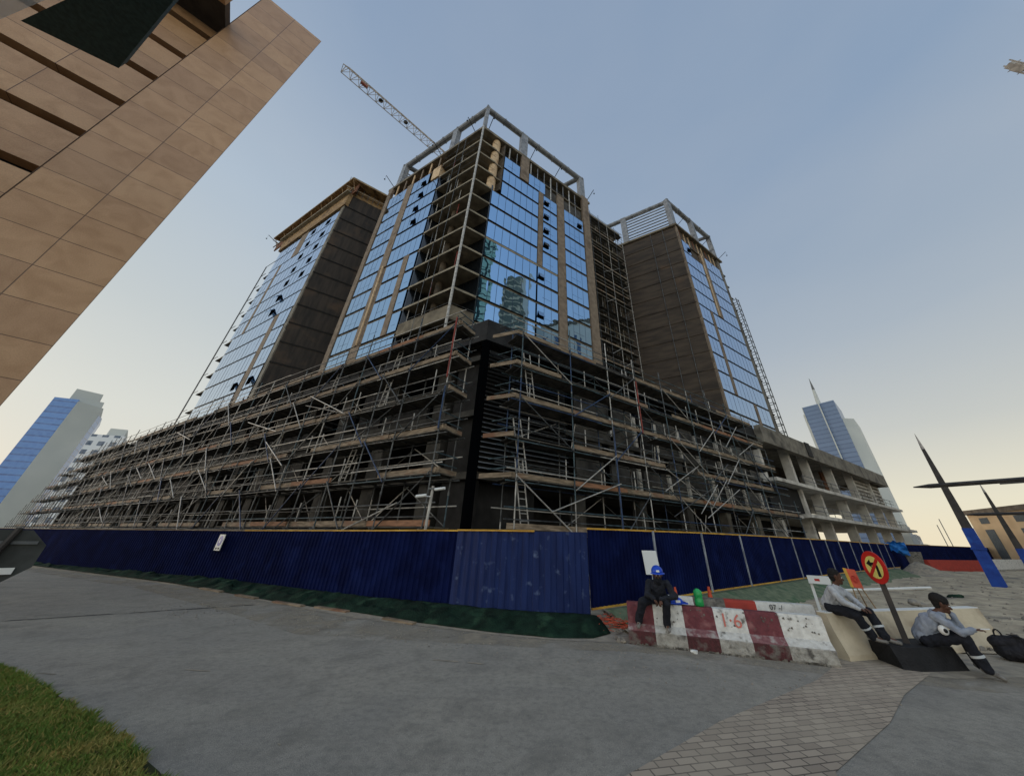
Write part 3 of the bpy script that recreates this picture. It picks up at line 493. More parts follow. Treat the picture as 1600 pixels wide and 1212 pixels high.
# ================================================================= scaffolding
def scaffold(T, fr, poles, n_in, n_out, levels, top, tubes, rnd, z_base=0.0, endf=None, brace_every=2, decks=True, plank_p=.75, r=.035):
    R_ = random.Random(rnd); cnt = 0; send = poles[-1]; rest = MB()
    def ext(z): return send if endf is None else endf(z)
    for i, s in enumerate(poles):
        for n in (n_out, n_in):
            tz = top+R_.uniform(-.6, .9)
            while tz > 3 and s > ext(tz-.9)+.3: tz -= .5
            if n == n_in and cnt > 45 and i % 2: continue
            b = MB(); z = z_base; x = s; k = 0
            while z < tz-.05:
                z2 = min(tz, z+R_.choice([3.0, 4.0, 5.0])); mt = R_.choice(tubes); b.tube(fr(x, n, z), fr(x, n, z2), r, mt, 6)
                b.tube(fr(x, n, z2-.12), fr(x, n, z2+.02), r*1.45, 'tube', 6) if z2 < tz else None
                for lz in levels:
                    if z < lz+.02 <= z2: b.tube(fr(x, n, lz-.10), fr(x, n, lz+.06), r*1.8, 'tube', 6)
                z = z2
            b.build('standard', T); cnt += 1
    for li, lz in enumerate(levels):
        s0 = poles[0]-.35; e = min(send, ext(lz))+.35
        for (dz, n, nm) in ((0, n_out, 'ledger'), (0, n_in, 'ledger'), (.55, n_out+.03, 'guard_rail'), (1.05, n_out+.03, 'guard_rail'), (1.05, n_in, 'guard_rail')):
            b = MB(); x = s0
            while x < e:
                x2 = min(e, x+6.0); dn = R_.uniform(-.03, .03); b.tube(fr(x-.2, n+dn, lz+dz-.12+R_.uniform(-.03, .03)), fr(x2+.15, n+dn, lz+dz-.12+R_.uniform(-.03, .03)), r*.85, R_.choice(tubes+['tube']), 6); x = x2
            b.build(nm, T)
        if decks and li > 0 or li == 0:
            b = MB(); x = s0
            while x < e-.2:
                x2 = min(e, x+3.9)
                if R_.random() < .93 or x < 3:
                    for j in range(5):
                        na = n_in+.02+(n_out-n_in-.04)*j/5; nb = n_in+.02+(n_out-n_in-.04)*(j+1)/5-.015; b.box(x+R_.uniform(-.02, .05), x2-.02, na, nb, lz, lz+.045+R_.uniform(0, .01), 'deck', fr)
                x = x2
            for s in poles:
                if s <= e: b.tube(fr(s, n_in-.25, lz-.05), fr(s, n_out+.2, lz-.05), r*.8, 'tube', 5); 
                if s+1.2 <= e: b.tube(fr(s+1.2, n_in-.1, lz-.06), fr(s+1.2, n_out+.08, lz-.06), r*.8, 'tube', 5)
            b.build('deck', T)
            x = s0
            while x < e-.2:
                x2 = min(e, x+R_.choice([3.9, 3.9, 3.0])); 
                if R_.random() < plank_p:
                    b = MB(); dn = .05*(R_.random() < .3); b.box(x, x2+.12, n_out-.10+dn, n_out-.055+dn, lz+.05+R_.uniform(0, .02), lz+.29, 'plank' if R_.random() < .85 else 'plank2', fr)
                    if x < 55: b.build('toe_board', T)
                    else: rest.add(b.v, b.f, b.mats[0])
                x = x2
    for li in range(len(levels)-1):
        z0, z1 = levels[li], levels[li+1]
        for i in range(0, len(poles)-1):
            if poles[i+1] > ext(z1): break
            if (i+li) % brace_every == 0:
                a, c = (poles[i], poles[i+1]) if (li+i//brace_every) % 2 else (poles[i+1], poles[i])
                b = MB(); b.tube(fr(a, n_out+.09, z0-.2), fr(c, n_out+.09, z1+.1), r*.9, R_.choice(['tube_light', 'tube_light', 'tube', 'tube_blue']) if i < 14 else 'tube', 6); b.build('brace', T)
            if R_.random() < .6:
                s = R_.uniform(poles[i]+.3, poles[i+1]-.2); b = MB(); b.tube(fr(s, n_out-.1, z0), fr(s, n_out-.1, z0+R_.uniform(1.1, 1.5)), r*.9, 'tube_light', 6); b.build('upright_stub', T)
            if R_.random() < .75:
                b = MB(); fl_ = R_.random() < .5; b.tube(fr(poles[i+fl_], n_in, z0+.1), fr(poles[i+1-fl_], n_in-.4*R_.random(), z1-.2), r*.75, R_.choice(['tube', 'tube_light', 'tube_teal']), 5); b.build('inner_brace', T)
    if rest.v: tag(rest.build('far_toe_boards', T), kind='stuff')
def ladder(T, fr, s, n, z0, z1, lean=.5, w_=.42, name='ladder'):
    b = MB(); 
    for d in (0, w_): b.tube(fr(s+d, n, z0), fr(s+d-lean, n, z1), .032, 'tube_light', 6)
    k = int((z1-z0)/.3)
    for i in range(1, k): t = i/k; b.tube(fr(s-lean*t, n, z0+(z1-z0)*t), fr(s+w_-lean*t, n, z0+(z1-z0)*t), .018, 'tube_light', 5)
    b.build(name, T)
LV = [2.5, 4.65, 6.6, 8.65, 10.65, 12.65]
pl = [.57, 3.6, 5.9, 8.2]+[10.7+2.5*i for i in range(31)]
SL_ = thing('scaffolding', 'long scaffold on the left side of the podium, receding to the far left', 'scaffolding', FPL(0, 2, 0))
scaffold(SL_, FPL, pl, .75, 2.0, LV, 13.6, ['tube', 'tube', 'tube_teal', 'tube', 'tube', 'tube_light', 'tube'], 3, brace_every=2, plank_p=.8)
pe = [88.2+2.4*i for i in range(11)]
SX = thing('scaffolding', 'low scaffold stepping down past the far left end of the podium', 'scaffolding', FPL(88, 2, 0))
scaffold(SX, FPL, pe, .75, 2.0, LV[:5], 11.5, ['tube', 'tube'], 8, endf=lambda z: 113-(z-2)*2.4, plank_p=.4)
pr_ = [1.48, 4.98, 8.2, 10.9, 14.0, 17.4, 20.4, 23.4, 26.3, 29.3, 32.2]
SR_ = thing('scaffolding', 'scaffold with timber toe boards and ladders on the right side of the podium', 'scaffolding', FPR(0, 2, 0))
scaffold(SR_, FPR, pr_, .55, 1.82, LV, 14.0, ['tube_teal', 'tube', 'tube_light', 'tube_teal', 'tube_blue'], 5, endf=lambda z: 34-(z-2)*.62, brace_every=2, plank_p=.85)
# side returns at the corner: boards across the ends of each lift, ledgers bridging
for lz in LV[1:]:
    b = MB(); b.box(.3, .36, .7, 2.05, lz+.05, lz+.27, 'plank', FPL); b.build('toe_board', SL_)
    b = MB(); b.bar(FPR(1.2, 1.85, lz+.15), FPR(.2, .5, lz+.15), .05, .22, 'plank'); b.build('toe_board', SR_)
    b = MB(); b.tube(FPL(.4, 2.05, lz+.9), FPL(.35, .7, lz+.9), .03, 'tube_teal', 6); b.tube(FPL(.4, 2.05, lz+.45), FPL(.35, .7, lz+.45), .03, 'tube_teal', 6); b.build('guard_rail', SL_)
    b = MB(); b.tube(FPR(1.3, 1.85, lz+1.0), FPR(.6, .55, lz+1.0), .03, 'tube_teal', 6); b.tube(FPR(1.3, 1.85, lz+.5), FPR(.6, .55, lz+.5), .03, 'tube_teal', 6); b.build('guard_rail', SR_)
for n in (.6, )[:0]: b = MB(); b.tube(FPL(-.35, n-.3, 0), FPL(-.35, n-.3, 13.6), .035, 'tube_teal', 6); b.build('standard', SL_)
for n in (.3, )[:0]: b = MB(); b.tube(FPR(.25, n+.25, 0), FPR(.25, n+.25, 14.1), .035, 'tube_teal', 6); b.build('standard', SR_)
b = MB(); b.tube(FPL(.57, 2.06, 9.4), FPL(.57, 2.06, 13.2), .045, 'tube_red', 6); b.build('standard', SL_)
b = MB(); b.tube(FPL(.57, 2.06, 6.7), FPL(.57, 2.06, 8.9), .042, 'tube_blue', 6); b.build('standard', SL_)
b = MB(); b.tube(FPR(8.2, 1.88, 2), FPR(8.2, 1.88, 8.5), .045, 'tube_blue', 6); b.build('standard', SR_)
b = MB(); b.tube(FPR(11.0, 1.88, 8.6), FPR(11.0, 1.88, 12.5), .045, 'tube_red', 6); b.build('standard', SR_)
for (s, n, z0, z1, ln) in [(2.0, 1.55, 2.6, 5.7, .5), (1.9, 1.5, 4.7, 7.7, .6), (2.2, 1.5, 8.7, 11.7, .45), (10.2, 1.4, 10.7, 13.4, .0)]: ladder(SR_, FPR, s, n, z0, z1, ln)
for (s, n, z0, z1, ln) in [(7.6, 1.5, 4.7, 7.4, .5), (6.0, 1.5, 8.7, 11.4, .5), (5.6, 1.5, 10.7, 13.6, .4), (17, 1.5, 6.7, 9.4, .5), (12, 1.5, 10.7, 13.4, .5)]: ladder(SL_, FPL, s, n, z0, z1, ln)
# scaffolds hung in the recesses and up the tower edges
TS = thing('scaffolding', 'tube scaffold filling the recess between middle tower and right tower', 'scaffolding', RL)
def lightscaf(T, fr, poles, n0, n1, z0, z1, dz, rnd, r=.045, planks=True, tubes=('tube', 'tube_light', 'tube')):
    R_ = random.Random(rnd)
    for s in poles:
        for n in (n0, n1): b = MB(); b.tube(fr(s, n, z0), fr(s, n, z1+R_.uniform(-.5, .8)), r, R_.choice(tubes), 5); b.build('standard', T)
    z = z0+dz; 
    while z < z1:
        b = MB()
        for q_ in (0, .9): b.tube(fr(poles[0]-.3, n1, z+q_), fr(poles[-1]+.3, n1, z+q_), r*.8, R_.choice(tubes), 5)
        b.tube(fr(poles[0]-.3, n0, z), fr(poles[-1]+.3, n0, z), r*.8, 'tube', 5)
        for s in poles: b.tube(fr(s, n0, z), fr(s, n1, z), r*.7, 'tube', 5)
        b.build('ledger', T)
        if planks and R_.random() < .85: b = MB(); b.box(poles[0], poles[-1], n0+.05, n1-.05, z+.04, z+.09, 'deck', fr); b.box(poles[0], poles[-1]*R_.uniform(.8, 1), n1-.08, n1-.03, z+.09, z+.28, 'plank', fr) if R_.random() < .5 else None; b.build('deck', T)
        if R_.random() < .5 and len(poles) > 2:
            i = R_.randrange(len(poles)-1); b = MB(); b.tube(fr(poles[i], n1+.06, z), fr(poles[i+1], n1+.06, z+dz), r*.8, 'tube_light', 5); b.build('brace', T)
        z += dz
lightscaf(TS, FK, [.5, 2.4, 4.6, 6.8, 9.0, 11.0], .2, 1.2, 14, 59.5, 1.7, 5)
TS2 = thing('scaffolding', 'narrow tube scaffold in the shaded recess left of the middle tower', 'scaffolding', LL)
lightscaf(TS2, Fr(C1+DL*22.4+DR*3.0, DL, NL), [.2, 1.6, 3.0, 4.4], -1.0, .2, 14, 54, 1.7, 6, planks=False)
def edge_tower(label, fr, s0, s1, n0, n1, z0, z1, arm=None, r=.05):
    T = thing('scaffold_tower', label, 'scaffolding', fr(s0, n0, 14)); R_ = random.Random(4)
    for s in (s0, s1):
        for n in (n0, n1): b = MB(); b.tube(fr(s, n, z0), fr(s, n, z1), r, 'tube', 6); b.build('standard', T)
    z = z0+.6; i = 0
    while z < z1:
        b = MB(); b.tube(fr(s0, n0, z), fr(s1, n0, z), r*.8, 'tube', 5); b.tube(fr(s0, n1, z), fr(s1, n1, z), r*.8, 'tube', 5); b.tube(fr(s0, n0, z), fr(s0, n1, z), r*.8, 'tube', 5); b.tube(fr(s1, n0, z), fr(s1, n1, z), r*.8, 'tube', 5); b.build('rung', T) if i < 95 else None
        z += 1.35; i += 1
    return T
edge_tower('slender ladder-like scaffold tower up the outer edge of the right tower', FR3, 17.5, 18.6, -.6, .4, 14, 50, r=.075)
ST = thing('scaffold_mast', 'thin scaffold pole with floor brackets along the left edge of the left tower', 'scaffolding', FL2(25, 0, 14))
b = MB(); b.tube(FL2(25.2, .3, 14), FL2(25.2, .3, 53.5), .09, 'tube', 6); b.build('standard', ST)
b = MB(); b.tube(FL2(25.2, .3, 53.5), FL2(23.2, -.2, 55), .05, 'tube', 6); b.build('brace', ST)
for z in LEV[:11]: b = MB(); b.box(22.9, 25.1, -1.1, -.1, z-.12, z, 'deck', FL2); b.tube(FL2(23, .3, z), FL2(25.2, .3, z), .05, 'tube', 5); b.build('landing_platform', ST)
# ---------------------------------------------------------------- tower crane behind
J0 = Vector((-39.8, 26.8, 84.4)); jd = Vector((15.8, 15.2, 0)).normalized(); JL = 46.0
CRN = thing('tower_crane', 'white lattice tower crane whose jib reaches out above the middle tower', 'crane', J0+jd*JL-Vector((0, 0, 84.4)))
jx = jd.cross(Vector((0, 0, 1)))
def truss(b, p, d, L, w_, h, step, r, m, mz='crane_w'):
    x = d.cross(Vector((0, 0, 1))).normalized()*w_/2; n = int(L/step)
    b.tube(p-x, p-x+d*L, r, m, 5); b.tube(p+x, p+x+d*L, r, m, 5); b.tube(p+Vector((0, 0, h))+d*.8, p+Vector((0, 0, h))+d*L, r*1.2, m, 5)
    for i in range(n):
        a = p+d*(i*step); c = p+d*((i+1)*step); t = p+d*((i+.5)*step)+Vector((0, 0, h))
        b.tube(a-x, a+x, r*.6, mz, 4); b.tube(a-x, c+x, r*.5, mz, 4)
        for q in (-x, x): b.tube(a+q, t, r*.65, mz, 4); b.tube(t, c+q, r*.65, mz, 4)
b = MB(); truss(b, J0, jd, JL, 1.7, 1.9, 1.7, .085, 'crane_w'); b.build('jib', CRN)
b = MB(); b.tube(J0-jx*.85, J0+Vector((0, 0, 1.5))+jd*.3, .07, 'crane_w', 5); b.tube(J0+jx*.85, J0+Vector((0, 0, 1.5))+jd*.3, .07, 'crane_w', 5); b.tube(J0+Vector((0, 0, 1.5))+jd*.3, J0+Vector((0, 0, 1.9))+jd*1.2, .07, 'crane_w', 5); b.box(-.7, .7, -.25, .25, .0, .5, 'crane_r', lambda x, y, z: J0+jd*(4+x)+jx*y+Vector((0, 0, z+.5))); b.build('jib_tip', CRN)
b = MB()
for s in (7.5, 13, 25, 29.0): b.ball(J0+jd*s+Vector((0, 0, .3)), .42, 'ink', (1.2, 1, .7))
b.build('trolley', CRN)
mp_ = J0+jd*JL; mp_.z = 0; b = MB()
for sx in (-1, 1):
    for sy in (-1, 1): b.tube((mp_.x+sx, mp_.y+sy, 0), (mp_.x+sx, mp_.y+sy, 88), .1, 'crane_w', 5)
for i in range(42):
    z = 1+i*2.0
    for (a, c) in (((-1, -1), (1, -1)), ((1, -1), (1, 1)), ((1, 1), (-1, 1)), ((-1, 1), (-1, -1))): b.tube((mp_.x+a[0], mp_.y+a[1], z), (mp_.x+c[0], mp_.y+c[1], z+2), .05, 'crane_w', 4); b.tube((mp_.x+a[0], mp_.y+a[1], z), (mp_.x+c[0], mp_.y+c[1], z), .05, 'crane_w', 4)
b.build('mast', CRN); b = MB(); truss(b, mp_+Vector((0, 0, 84.4)), jd, 12, 1.7, 1.4, 1.7, .08, 'crane_w'); b.build('counter_jib', CRN)
b = MB(); b.box(-1.5, 1.5, -.9, .9, 0, 3, 'grime', lambda x, y, z: mp_+jd*(11+x)+jx*y+Vector((0, 0, z+81.5))); b.build('counterweight', CRN)
# second crane at the right edge
c2 = P(74.9, 62, 2.1+62*.885); d2 = (P(79.5, 78, 30)-c2).normalized()
CR2 = thing('tower_crane', 'tip of a distant crane jib with its hook at the right edge of the sky', 'crane', P(79.5, 78, 0))
b = MB(); x2 = d2.cross(Vector((0, 0, 1))).normalized()
for q in (-.3, .3): b.tube(c2+x2*q, c2+x2*q+d2*34, .09, 'crane_w', 5); b.tube(c2+x2*q+Vector((0, 0, 1.2)), c2+x2*q+Vector((0, 0, 1.2))+d2*34, .07, 'crane_w', 5)
for i in range(34): b.tube(c2+x2*.5+d2*i, c2+x2*.5+d2*(i+1)+Vector((0, 0, 1.2)), .05, 'crane_w', 4); b.tube(c2-x2*.5+d2*i, c2-x2*.5+d2*(i+1)+Vector((0, 0, 1.2)), .05, 'crane_w', 4)
b.build('jib', CR2)
b = MB(); b.bar(c2-d2*.2+Vector((0, 0, .5)), c2+d2*1.6+Vector((0, 0, .5)), .55, .8, 'crane_w'); b.build('jib_head', CR2)
b = MB(); h2 = c2+d2*1.5; b.tube(h2, h2-Vector((0, 0, 6.0)), .025, 'tube', 4); b.ball(h2-Vector((0, 0, 6.4)), .45, 'ink', (1, 1, .8)); b.box(-.5, .5, -.3, .3, -.4, .2, 'tube', lambda x, y, z: h2+Vector((x, y, z-7.2))); b.build('hook_block', CR2)
b = MB(); b.tube(P(79.5, 78, 0), P(79.5, 78, 34), 1.0, 'crane_w', 4); b.build('mast', CR2)

rr = random.Random(31)
for T_, fr_, smax, no in ((SL_, FPL, 60, 2.12), (SR_, FPR, 26, 1.95)):
    for i in range(26 if T_ is SL_ else 12):
        s_ = rr.uniform(1.5, smax); z_ = rr.uniform(2.6, 10.5); L_ = rr.uniform(2.5, 5.5); dz = rr.choice([-1, 1])*rr.uniform(1.2, 2.4)
        b = MB(); b.tube(fr_(s_, no, z_), fr_(s_+L_, no, min(12.6, max(2.3, z_+dz))), .03, rr.choice(['tube_light', 'tube', 'tube_light']), 6); b.build('raking_tube', T_)
    for i in range(30 if T_ is SL_ else 14):
        s_ = rr.uniform(1.5, smax); z_ = rr.choice(LV[:5]); b = MB(); x_ = s_+rr.uniform(-.5, .5); b.tube(fr_(s_, .9, z_+.1), fr_(x_, 1.1, z_+rr.uniform(1.4, 2.0)), .032, rr.choice(['tube_light', 'tube', 'tube_light']), 6); b.build('upright_stub', T_)
# ================================================================= ground and street
def sheet(name, pts, z, m, kind='structure', label=None, cat=None):
    b = MB(); b.add([(x, y, z) for x, y in pts], [tuple(range(len(pts)))], m); return tag(b.build(name), label or name.replace('_', ' '), cat, kind=kind)
def grid(name, x0, x1, y0, y1, nx, ny, zf, m, kind='structure', smooth=True, mask=None, xy=None):
    b = MB(); vs = []
    for j in range(ny+1):
        for i in range(nx+1):
            x = x0+(x1-x0)*i/nx; y = y0+(y1-y0)*j/ny
            if xy: x, y = xy(x, y)
            vs.append((x, y, zf(x, y)))
    fs = [(j*(nx+1)+i, j*(nx+1)+i+1, (j+1)*(nx+1)+i+1, (j+1)*(nx+1)+i) for j in range(ny) for i in range(nx)]
    b.add(vs, fs, m); return tag(b.build(name, smooth=smooth), kind=kind)
o = sheet('ground', [(-3000, -3000), (3000, -3000), (3000, 3000), (-3000, 3000)], -.02, 'sand', label='open sandy ground around the site')
# asphalt road with procedural patches, tar seam and skid marks
o = sheet('road', [(-70, -25), (60, -25), (60, 6.6), (11.5, 9.2), (6.2, 9.0), (2.2, 10.3), (.6, 10.6), (-4.6, 12.2), (-11, 15.0), (-21.5, 19.3), (-70, 38)], 0, 'asphalt', label='grey asphalt road')
o = sheet('road_edge_dust', [(-5.6, 9.6), (-2.5, 9.3), (1.0, 8.9), (2.3, 8.9), (4.2, 8.3), (6.3, 7.5), (8.0, 7.1), (12.5, 7.4), (12.5, 9.4), (6.2, 9.2), (2.2, 10.6), (-4.4, 12.5), (-11, 15.2), (-27, 22), (-60, 35), (-60, 33.5), (-27, 20.4), (-17, 16.2), (-9.5, 12.0)], .004, 'dust_patchy', label='sandy dust along the edge of the road')
o = sheet('kerb_dust', [(-5.0, 11.4), (-.5, 9.9), (1.0, 9.6), (2.35, 9.55), (6.3, 8.15), (8.0, 7.7), (12.5, 8.2), (12.5, 9.4), (6.2, 9.2), (2.2, 10.6), (-4.4, 12.5), (-11, 15.2), (-11, 14.5)], .007, 'dust', label='sandy strip at the foot of the hoarding')
# sandy lot with relief
def zlot(x, y):
    v = Vector((x*.45, y*.45, 0)); e = min(1, max(0, (y-(9.2+.02*x))/1.2)); far = min(1.0, max(0, (y-12)/25))
    return .012+e*(.10*noise.noise(v)+.05*noise.noise(v*3.1)+.025*noise.noise(v*8)+.05)+.25*far*max(0, noise.noise(v*.35+Vector((7, 3, 0))))
grid('sand_lot', 2.6, 90, 9.4, 62, 400, 240, zlot, 'sand', xy=lambda x, y: (2.6+(x-2.6)**1.5/9.35, 9.4+(y-9.4)**1.35/4.01))
S = MB(); rs = random.Random(2)
for i in range(1500):
    x = 2+rs.random()**1.6*45; y = 9.6+rs.random()**1.5*30
    if x < 2+(y-9)*.2: continue
    r = rs.uniform(.02, .07)*(1+.6*(rs.random() < .06)); a = rs.random()*6.28
    S.hexa([(x-r, y-r*.7, zlot(x, y)-.02), (x+r*.9, y-r*.6, zlot(x, y)-.02), (x+r, y+r, zlot(x, y)-.02), (x-r*.8, y+r*.9, zlot(x, y)-.02), (x-r*.5, y-r*.4, zlot(x, y)+r*.8), (x+r*.5, y-r*.5, zlot(x, y)+r*.7), (x+r*.4, y+r*.5, zlot(x, y)+r), (x-r*.5, y+r*.4, zlot(x, y)+r*.8)], 'stone')
tag(S.build('loose_stones'), 'loose stones strewn over the sandy lot', kind='stuff')
S = MB()
for i in range(700):
    t = rs.random(); x = -12+t*18+rs.uniform(-.4, .4); y = 9.5-.0*x+abs(x-1)*.28*(x < 1)+rs.uniform(-1.6, .4) if x < 1 else 9.2-.2*(x-2)+rs.uniform(-2.0, .3)
    r = rs.uniform(.004, .016); S.hexa([(x-r, y-r, .002), (x+r, y-r, .002), (x+r, y+r, .002), (x-r, y+r, .002), (x-r*.5, y-r*.6, r*1.2), (x+r*.6, y-r*.5, r), (x+r*.5, y+r*.5, r*1.3), (x-r*.5, y+r*.5, r)], 'stone')
tag(S.build('road_grit'), 'fine grit scattered on the road', kind='stuff')
# brick paver strip across the road
MT['paver'] = lerpmat_brick('grey_pavers', (168, 152, 134), (138, 124, 110), (88, 80, 72), .24, .12, .5, .009, .6, .9, noisec=(176, 162, 142), rot=rad(-12), nmix=.55)
PVp = [(.2, 3.6), (1.04, 4.71), (2.6, 5.86), (5.2, 7.45), (5.9, 8.0), (6.6, 8.6), (8.2, 8.4), (7.9, 8.0), (6.2, 6.9), (5.0, 5.95), (3.3, 4.85), (2.6, 3.6)]
sheet('paver_strip', PVp, .008, 'paver', label='strip of worn brick pavers across the road')
PK = MB()      # individual raised pavers with gaps
rs = random.Random(9)
def inpoly(x, y, P_):
    c = False; j = len(P_)-1
    for i in range(len(P_)):
        if (P_[i][1] > y) != (P_[j][1] > y) and x < (P_[j][0]-P_[i][0])*(y-P_[i][1])/(P_[j][1]-P_[i][1])+P_[i][0]: c = not c
        j = i
    return c
# tar seam across the road and pale scratches
b = MB(); q = [(-70, 3.0), (-13.5, 10.1), (-11.6, 11.4), (-9.5, 12.9)]
for i in range(24):
    t0 = i/24; t1 = (i+.93)/24; x0 = -15.5+6.2*t0; x1 = -15.5+6.2*t1; f = lambda x: 10.1+(x+13.53)*.695+.03*math.sin(x*5)
    w0 = .045+.03*rs.random()
    b.add([(x0, f(x0)-w0, .005), (x1, f(x1)-w0, .005), (x1, f(x1)+w0, .005), (x0, f(x0)+w0, .005)], [(0, 1, 2, 3)], 'ink' if i % 7 else 'asphalt')
tag(b.build('tar_seam'), 'dark tar seam crossing the road', kind='structure')
b = MB()
for x, y, w_, h_ in [(-1.6, 8.0, .55, .07), (-1.0, 7.9, .35, .05), (-5.7, 7.2, .5, .04), (-7.9, 6.9, .35, .03), (-1.9, 6.0, .05, .02), (-2.8, 5.1, .05, .02), (3.4, 4.5, .05, .03)]: b.add([(x-w_/2, y+.01, .006), (x+w_/2, y-h_, .006), (x+w_/2*.8, y+h_*.3, .006), (x-w_/2*.9, y+h_, .006)], [(0, 1, 2, 3)], 'dust')
tag(b.build('road_scuffs'), 'pale scuffs on the road', kind='structure')
# lawn corner
LG = [(-3.0, 4.15), (-3.58, 4.54), (-4.4, 4.98), (-5.3, 5.44), (-7.0, 6.25), (-8.9, 7.05), (-12, 8.3), (-24, 12.5), (-24, -8), (0, -8), (-1, 2.8)]
MT['soil'] = mat('soil_under_grass', (58, 52, 30), (40, 46, 20), scale=6, rough=1)
sheet('lawn_soil', LG, .03, 'soil', label='soil under the lawn')
MT['grass'] = mat('grass_blades', (108, 128, 52), (80, 104, 40), scale=1.6, rough=.8, c3=(142, 132, 70), s3=1.4, m3=(.52, .72))
MT['grass2'] = mat('dry_grass_blades', (168, 146, 84), (130, 124, 62), scale=3, rough=.8)
G_ = MB(); rg = random.Random(5); cnt = 0
MT['grass'].use_backface_culling = False
while cnt < 95000:
    x = rg.uniform(-9.8, -1.6); y = rg.uniform(2.4, 7.6)
    if x*1.0 < -2.9*(y+1.6): continue
    # outline wobble
    wv = .10*noise.noise(Vector((x*2.3, y*2.3, 0)))
    if not inpoly(x+wv, y+wv, LG): continue
    h = rg.uniform(.028, .062)*(1.15+.5*noise.noise(Vector((x*1.7, y*1.7, 4)))); a = rg.random()*6.28; w_ = rg.uniform(.004, .009); lx = rg.uniform(-.06, .06); ly = rg.uniform(-.06, .06)
    dx, dy = math.cos(a)*w_, math.sin(a)*w_
    G_.add([(x-dx, y-dy, .03), (x+dx, y+dy, .03), (x+dx*.7+lx*.4, y+dy*.7+ly*.4, .03+h*.6), (x+lx, y+ly, .03+h), (x-dx*.7+lx*.4, y-dy*.7+ly*.4, .03+h*.6)], [(0, 1, 2, 3, 4)], 'grass' if rg.random() < .76 else 'grass2'); cnt += 1
tag(G_.build('grass'), 'short green grass in the lower left corner', kind='stuff')
# ---------------------------------------------------------------- blue hoarding
def corr(b, A, B, z0a, z1a, z0b, z1b, m, n, period=.2, depth=.035):
    A = Vector((*A, 0)); B = Vector((*B, 0)); d = B-A; L = d.length; d.normalize(); k = max(1, int(L/period)); prof = [(0, 0), (.35, 0), (.45, 1), (.9, 1), (1.0, 0)]; pts = []
    for i in range(k):
        for (t, h) in prof[:-1]: pts.append(((i+t)/k, h))
    pts.append((1, 0)); vs = []; fs = []
    for t, h in pts:
        p = A+d*(L*t)+n*(h*depth); vs.append((p.x, p.y, z0a+(z0b-z0a)*t)); vs.append((p.x, p.y, z1a+(z1b-z1a)*t))
    for i in range(len(pts)-1): fs.append((2*i, 2*i+2, 2*i+3, 2*i+1))
    b.add(vs, fs, m)
def hoarding(name, label, pts, m, panel=2.35, rib=.2, posts=True, strip='yellow', group=None, postm='post', jit=0.0, bstrip=True):
    T = thing(name, label, 'fence', (*pts[0][:2], 0), group); rr = random.Random(13)
    for (x0, y0, a0, b0), (x1, y1, a1, b1) in zip(pts[:-1], pts[1:]):
        A = Vector((x0, y0)); B = Vector((x1, y1)); L = (B-A).length; k = max(1, round(L/panel)); d = (B-A)/L; n = Vector((d.y, -d.x, 0)); n = n if n.y < 0 else -n
        for i in range(k):
            t0, t1 = i/k, (i+1)/k; p0 = A+(B-A)*t0; p1 = A+(B-A)*t1; L0 = lambda a, c, t: a+(c-a)*t; j = rr.uniform(-jit, jit)
            q = MB(); corr(q, p0+n.xy*j, p1+n.xy*j, L0(a0, a1, t0), L0(b0, b1, t0)+j, L0(a0, a1, t1), L0(b0, b1, t1)+j, m, n, rib); q.build('panel', T)
            if posts and (i or x0 > 3): q = MB(); z = L0(a0, a1, t0); q.box(-.045, .045, -.03, .075, 0, L0(b0, b1, t0)+.02, postm, Fr(Vector((*p0, 0)), Vector((*d, 0)), n)); q.build('post', T)
        if strip: q = MB(); far_ = Vector((x0, y0)).length > 15 and x0 < -5; q.bar(Vector((x0, y0, b0+.02))+n*.02, Vector((x1, y1, b1+.02))+n*.02, .06, .05, 'plank' if far_ else strip); q.build('top_strip', T)
        if bstrip: q = MB(); q.bar(Vector((x0, y0, a0))+n*.03, Vector((x1, y1, a1))+n*.03, .05, .05, strip or 'fence'); q.build('bottom_strip', T)
    return T
FLp = [(-2.0, 9.62, .2, 1.86), (-2.9, 9.98, .2, 1.86), (-4.80, 10.74, .16, 1.83), (-11.5, 14.15, .12, 1.78), (-24.6, 18.95, .05, 1.70), (-38, 24.6, .0, 1.64), (-70, 38, -.02, 1.6)]
H1 = hoarding('site_hoarding', 'dark blue corrugated hoarding running off to the left', [(x*1.2727, y*1.2727, z0*1.2727+.0, z1*1.2727) for x, y, z0, z1 in FLp], 'fence', rib=.22, posts=False, bstrip=False)
H2 = hoarding('site_hoarding', 'weathered paler blue hoarding panels at the corner, splashed with white', [(x*1.2727, y*1.2727, z0*1.2727, z1*1.2727) for x, y, z0, z1 in [(-2.0, 9.52, .22, 1.87), (-1.1, 9.02, .22, 1.87), (.5, 8.54, .24, 1.88), (1.36, 8.5, .24, 1.885)]], 'fence_old', panel=1.1, rib=.32, posts=False, strip=None, bstrip=False)
b = MB(); b.bar(Vector((-2.55, 12.08, 2.4)), Vector((-1.4, 11.44, 2.4)), .06, .05, 'yellow'); b.bar(Vector((-1.4, 11.44, 2.4)), Vector((.1, 11.0, 2.4)), .06, .05, 'yellow'); b.build('top_strip', H2)
FRp = [(1.40, 8.69, .33, 1.955), (5.64, 11.6, .42, 2.02), (10.3, 15.15, .44, 2.07), (17.06, 20.3, .46, 2.1), (30.8, 30.0, .47, 2.12)]
H3 = hoarding('site_hoarding', 'blue hoarding with pale posts running from the corner to the right', [(x*1.2727, y*1.2727, z0*1.2727, z1*1.2727) for x, y, z0, z1 in FRp], 'fence', panel=3.2, rib=.17, bstrip=True)
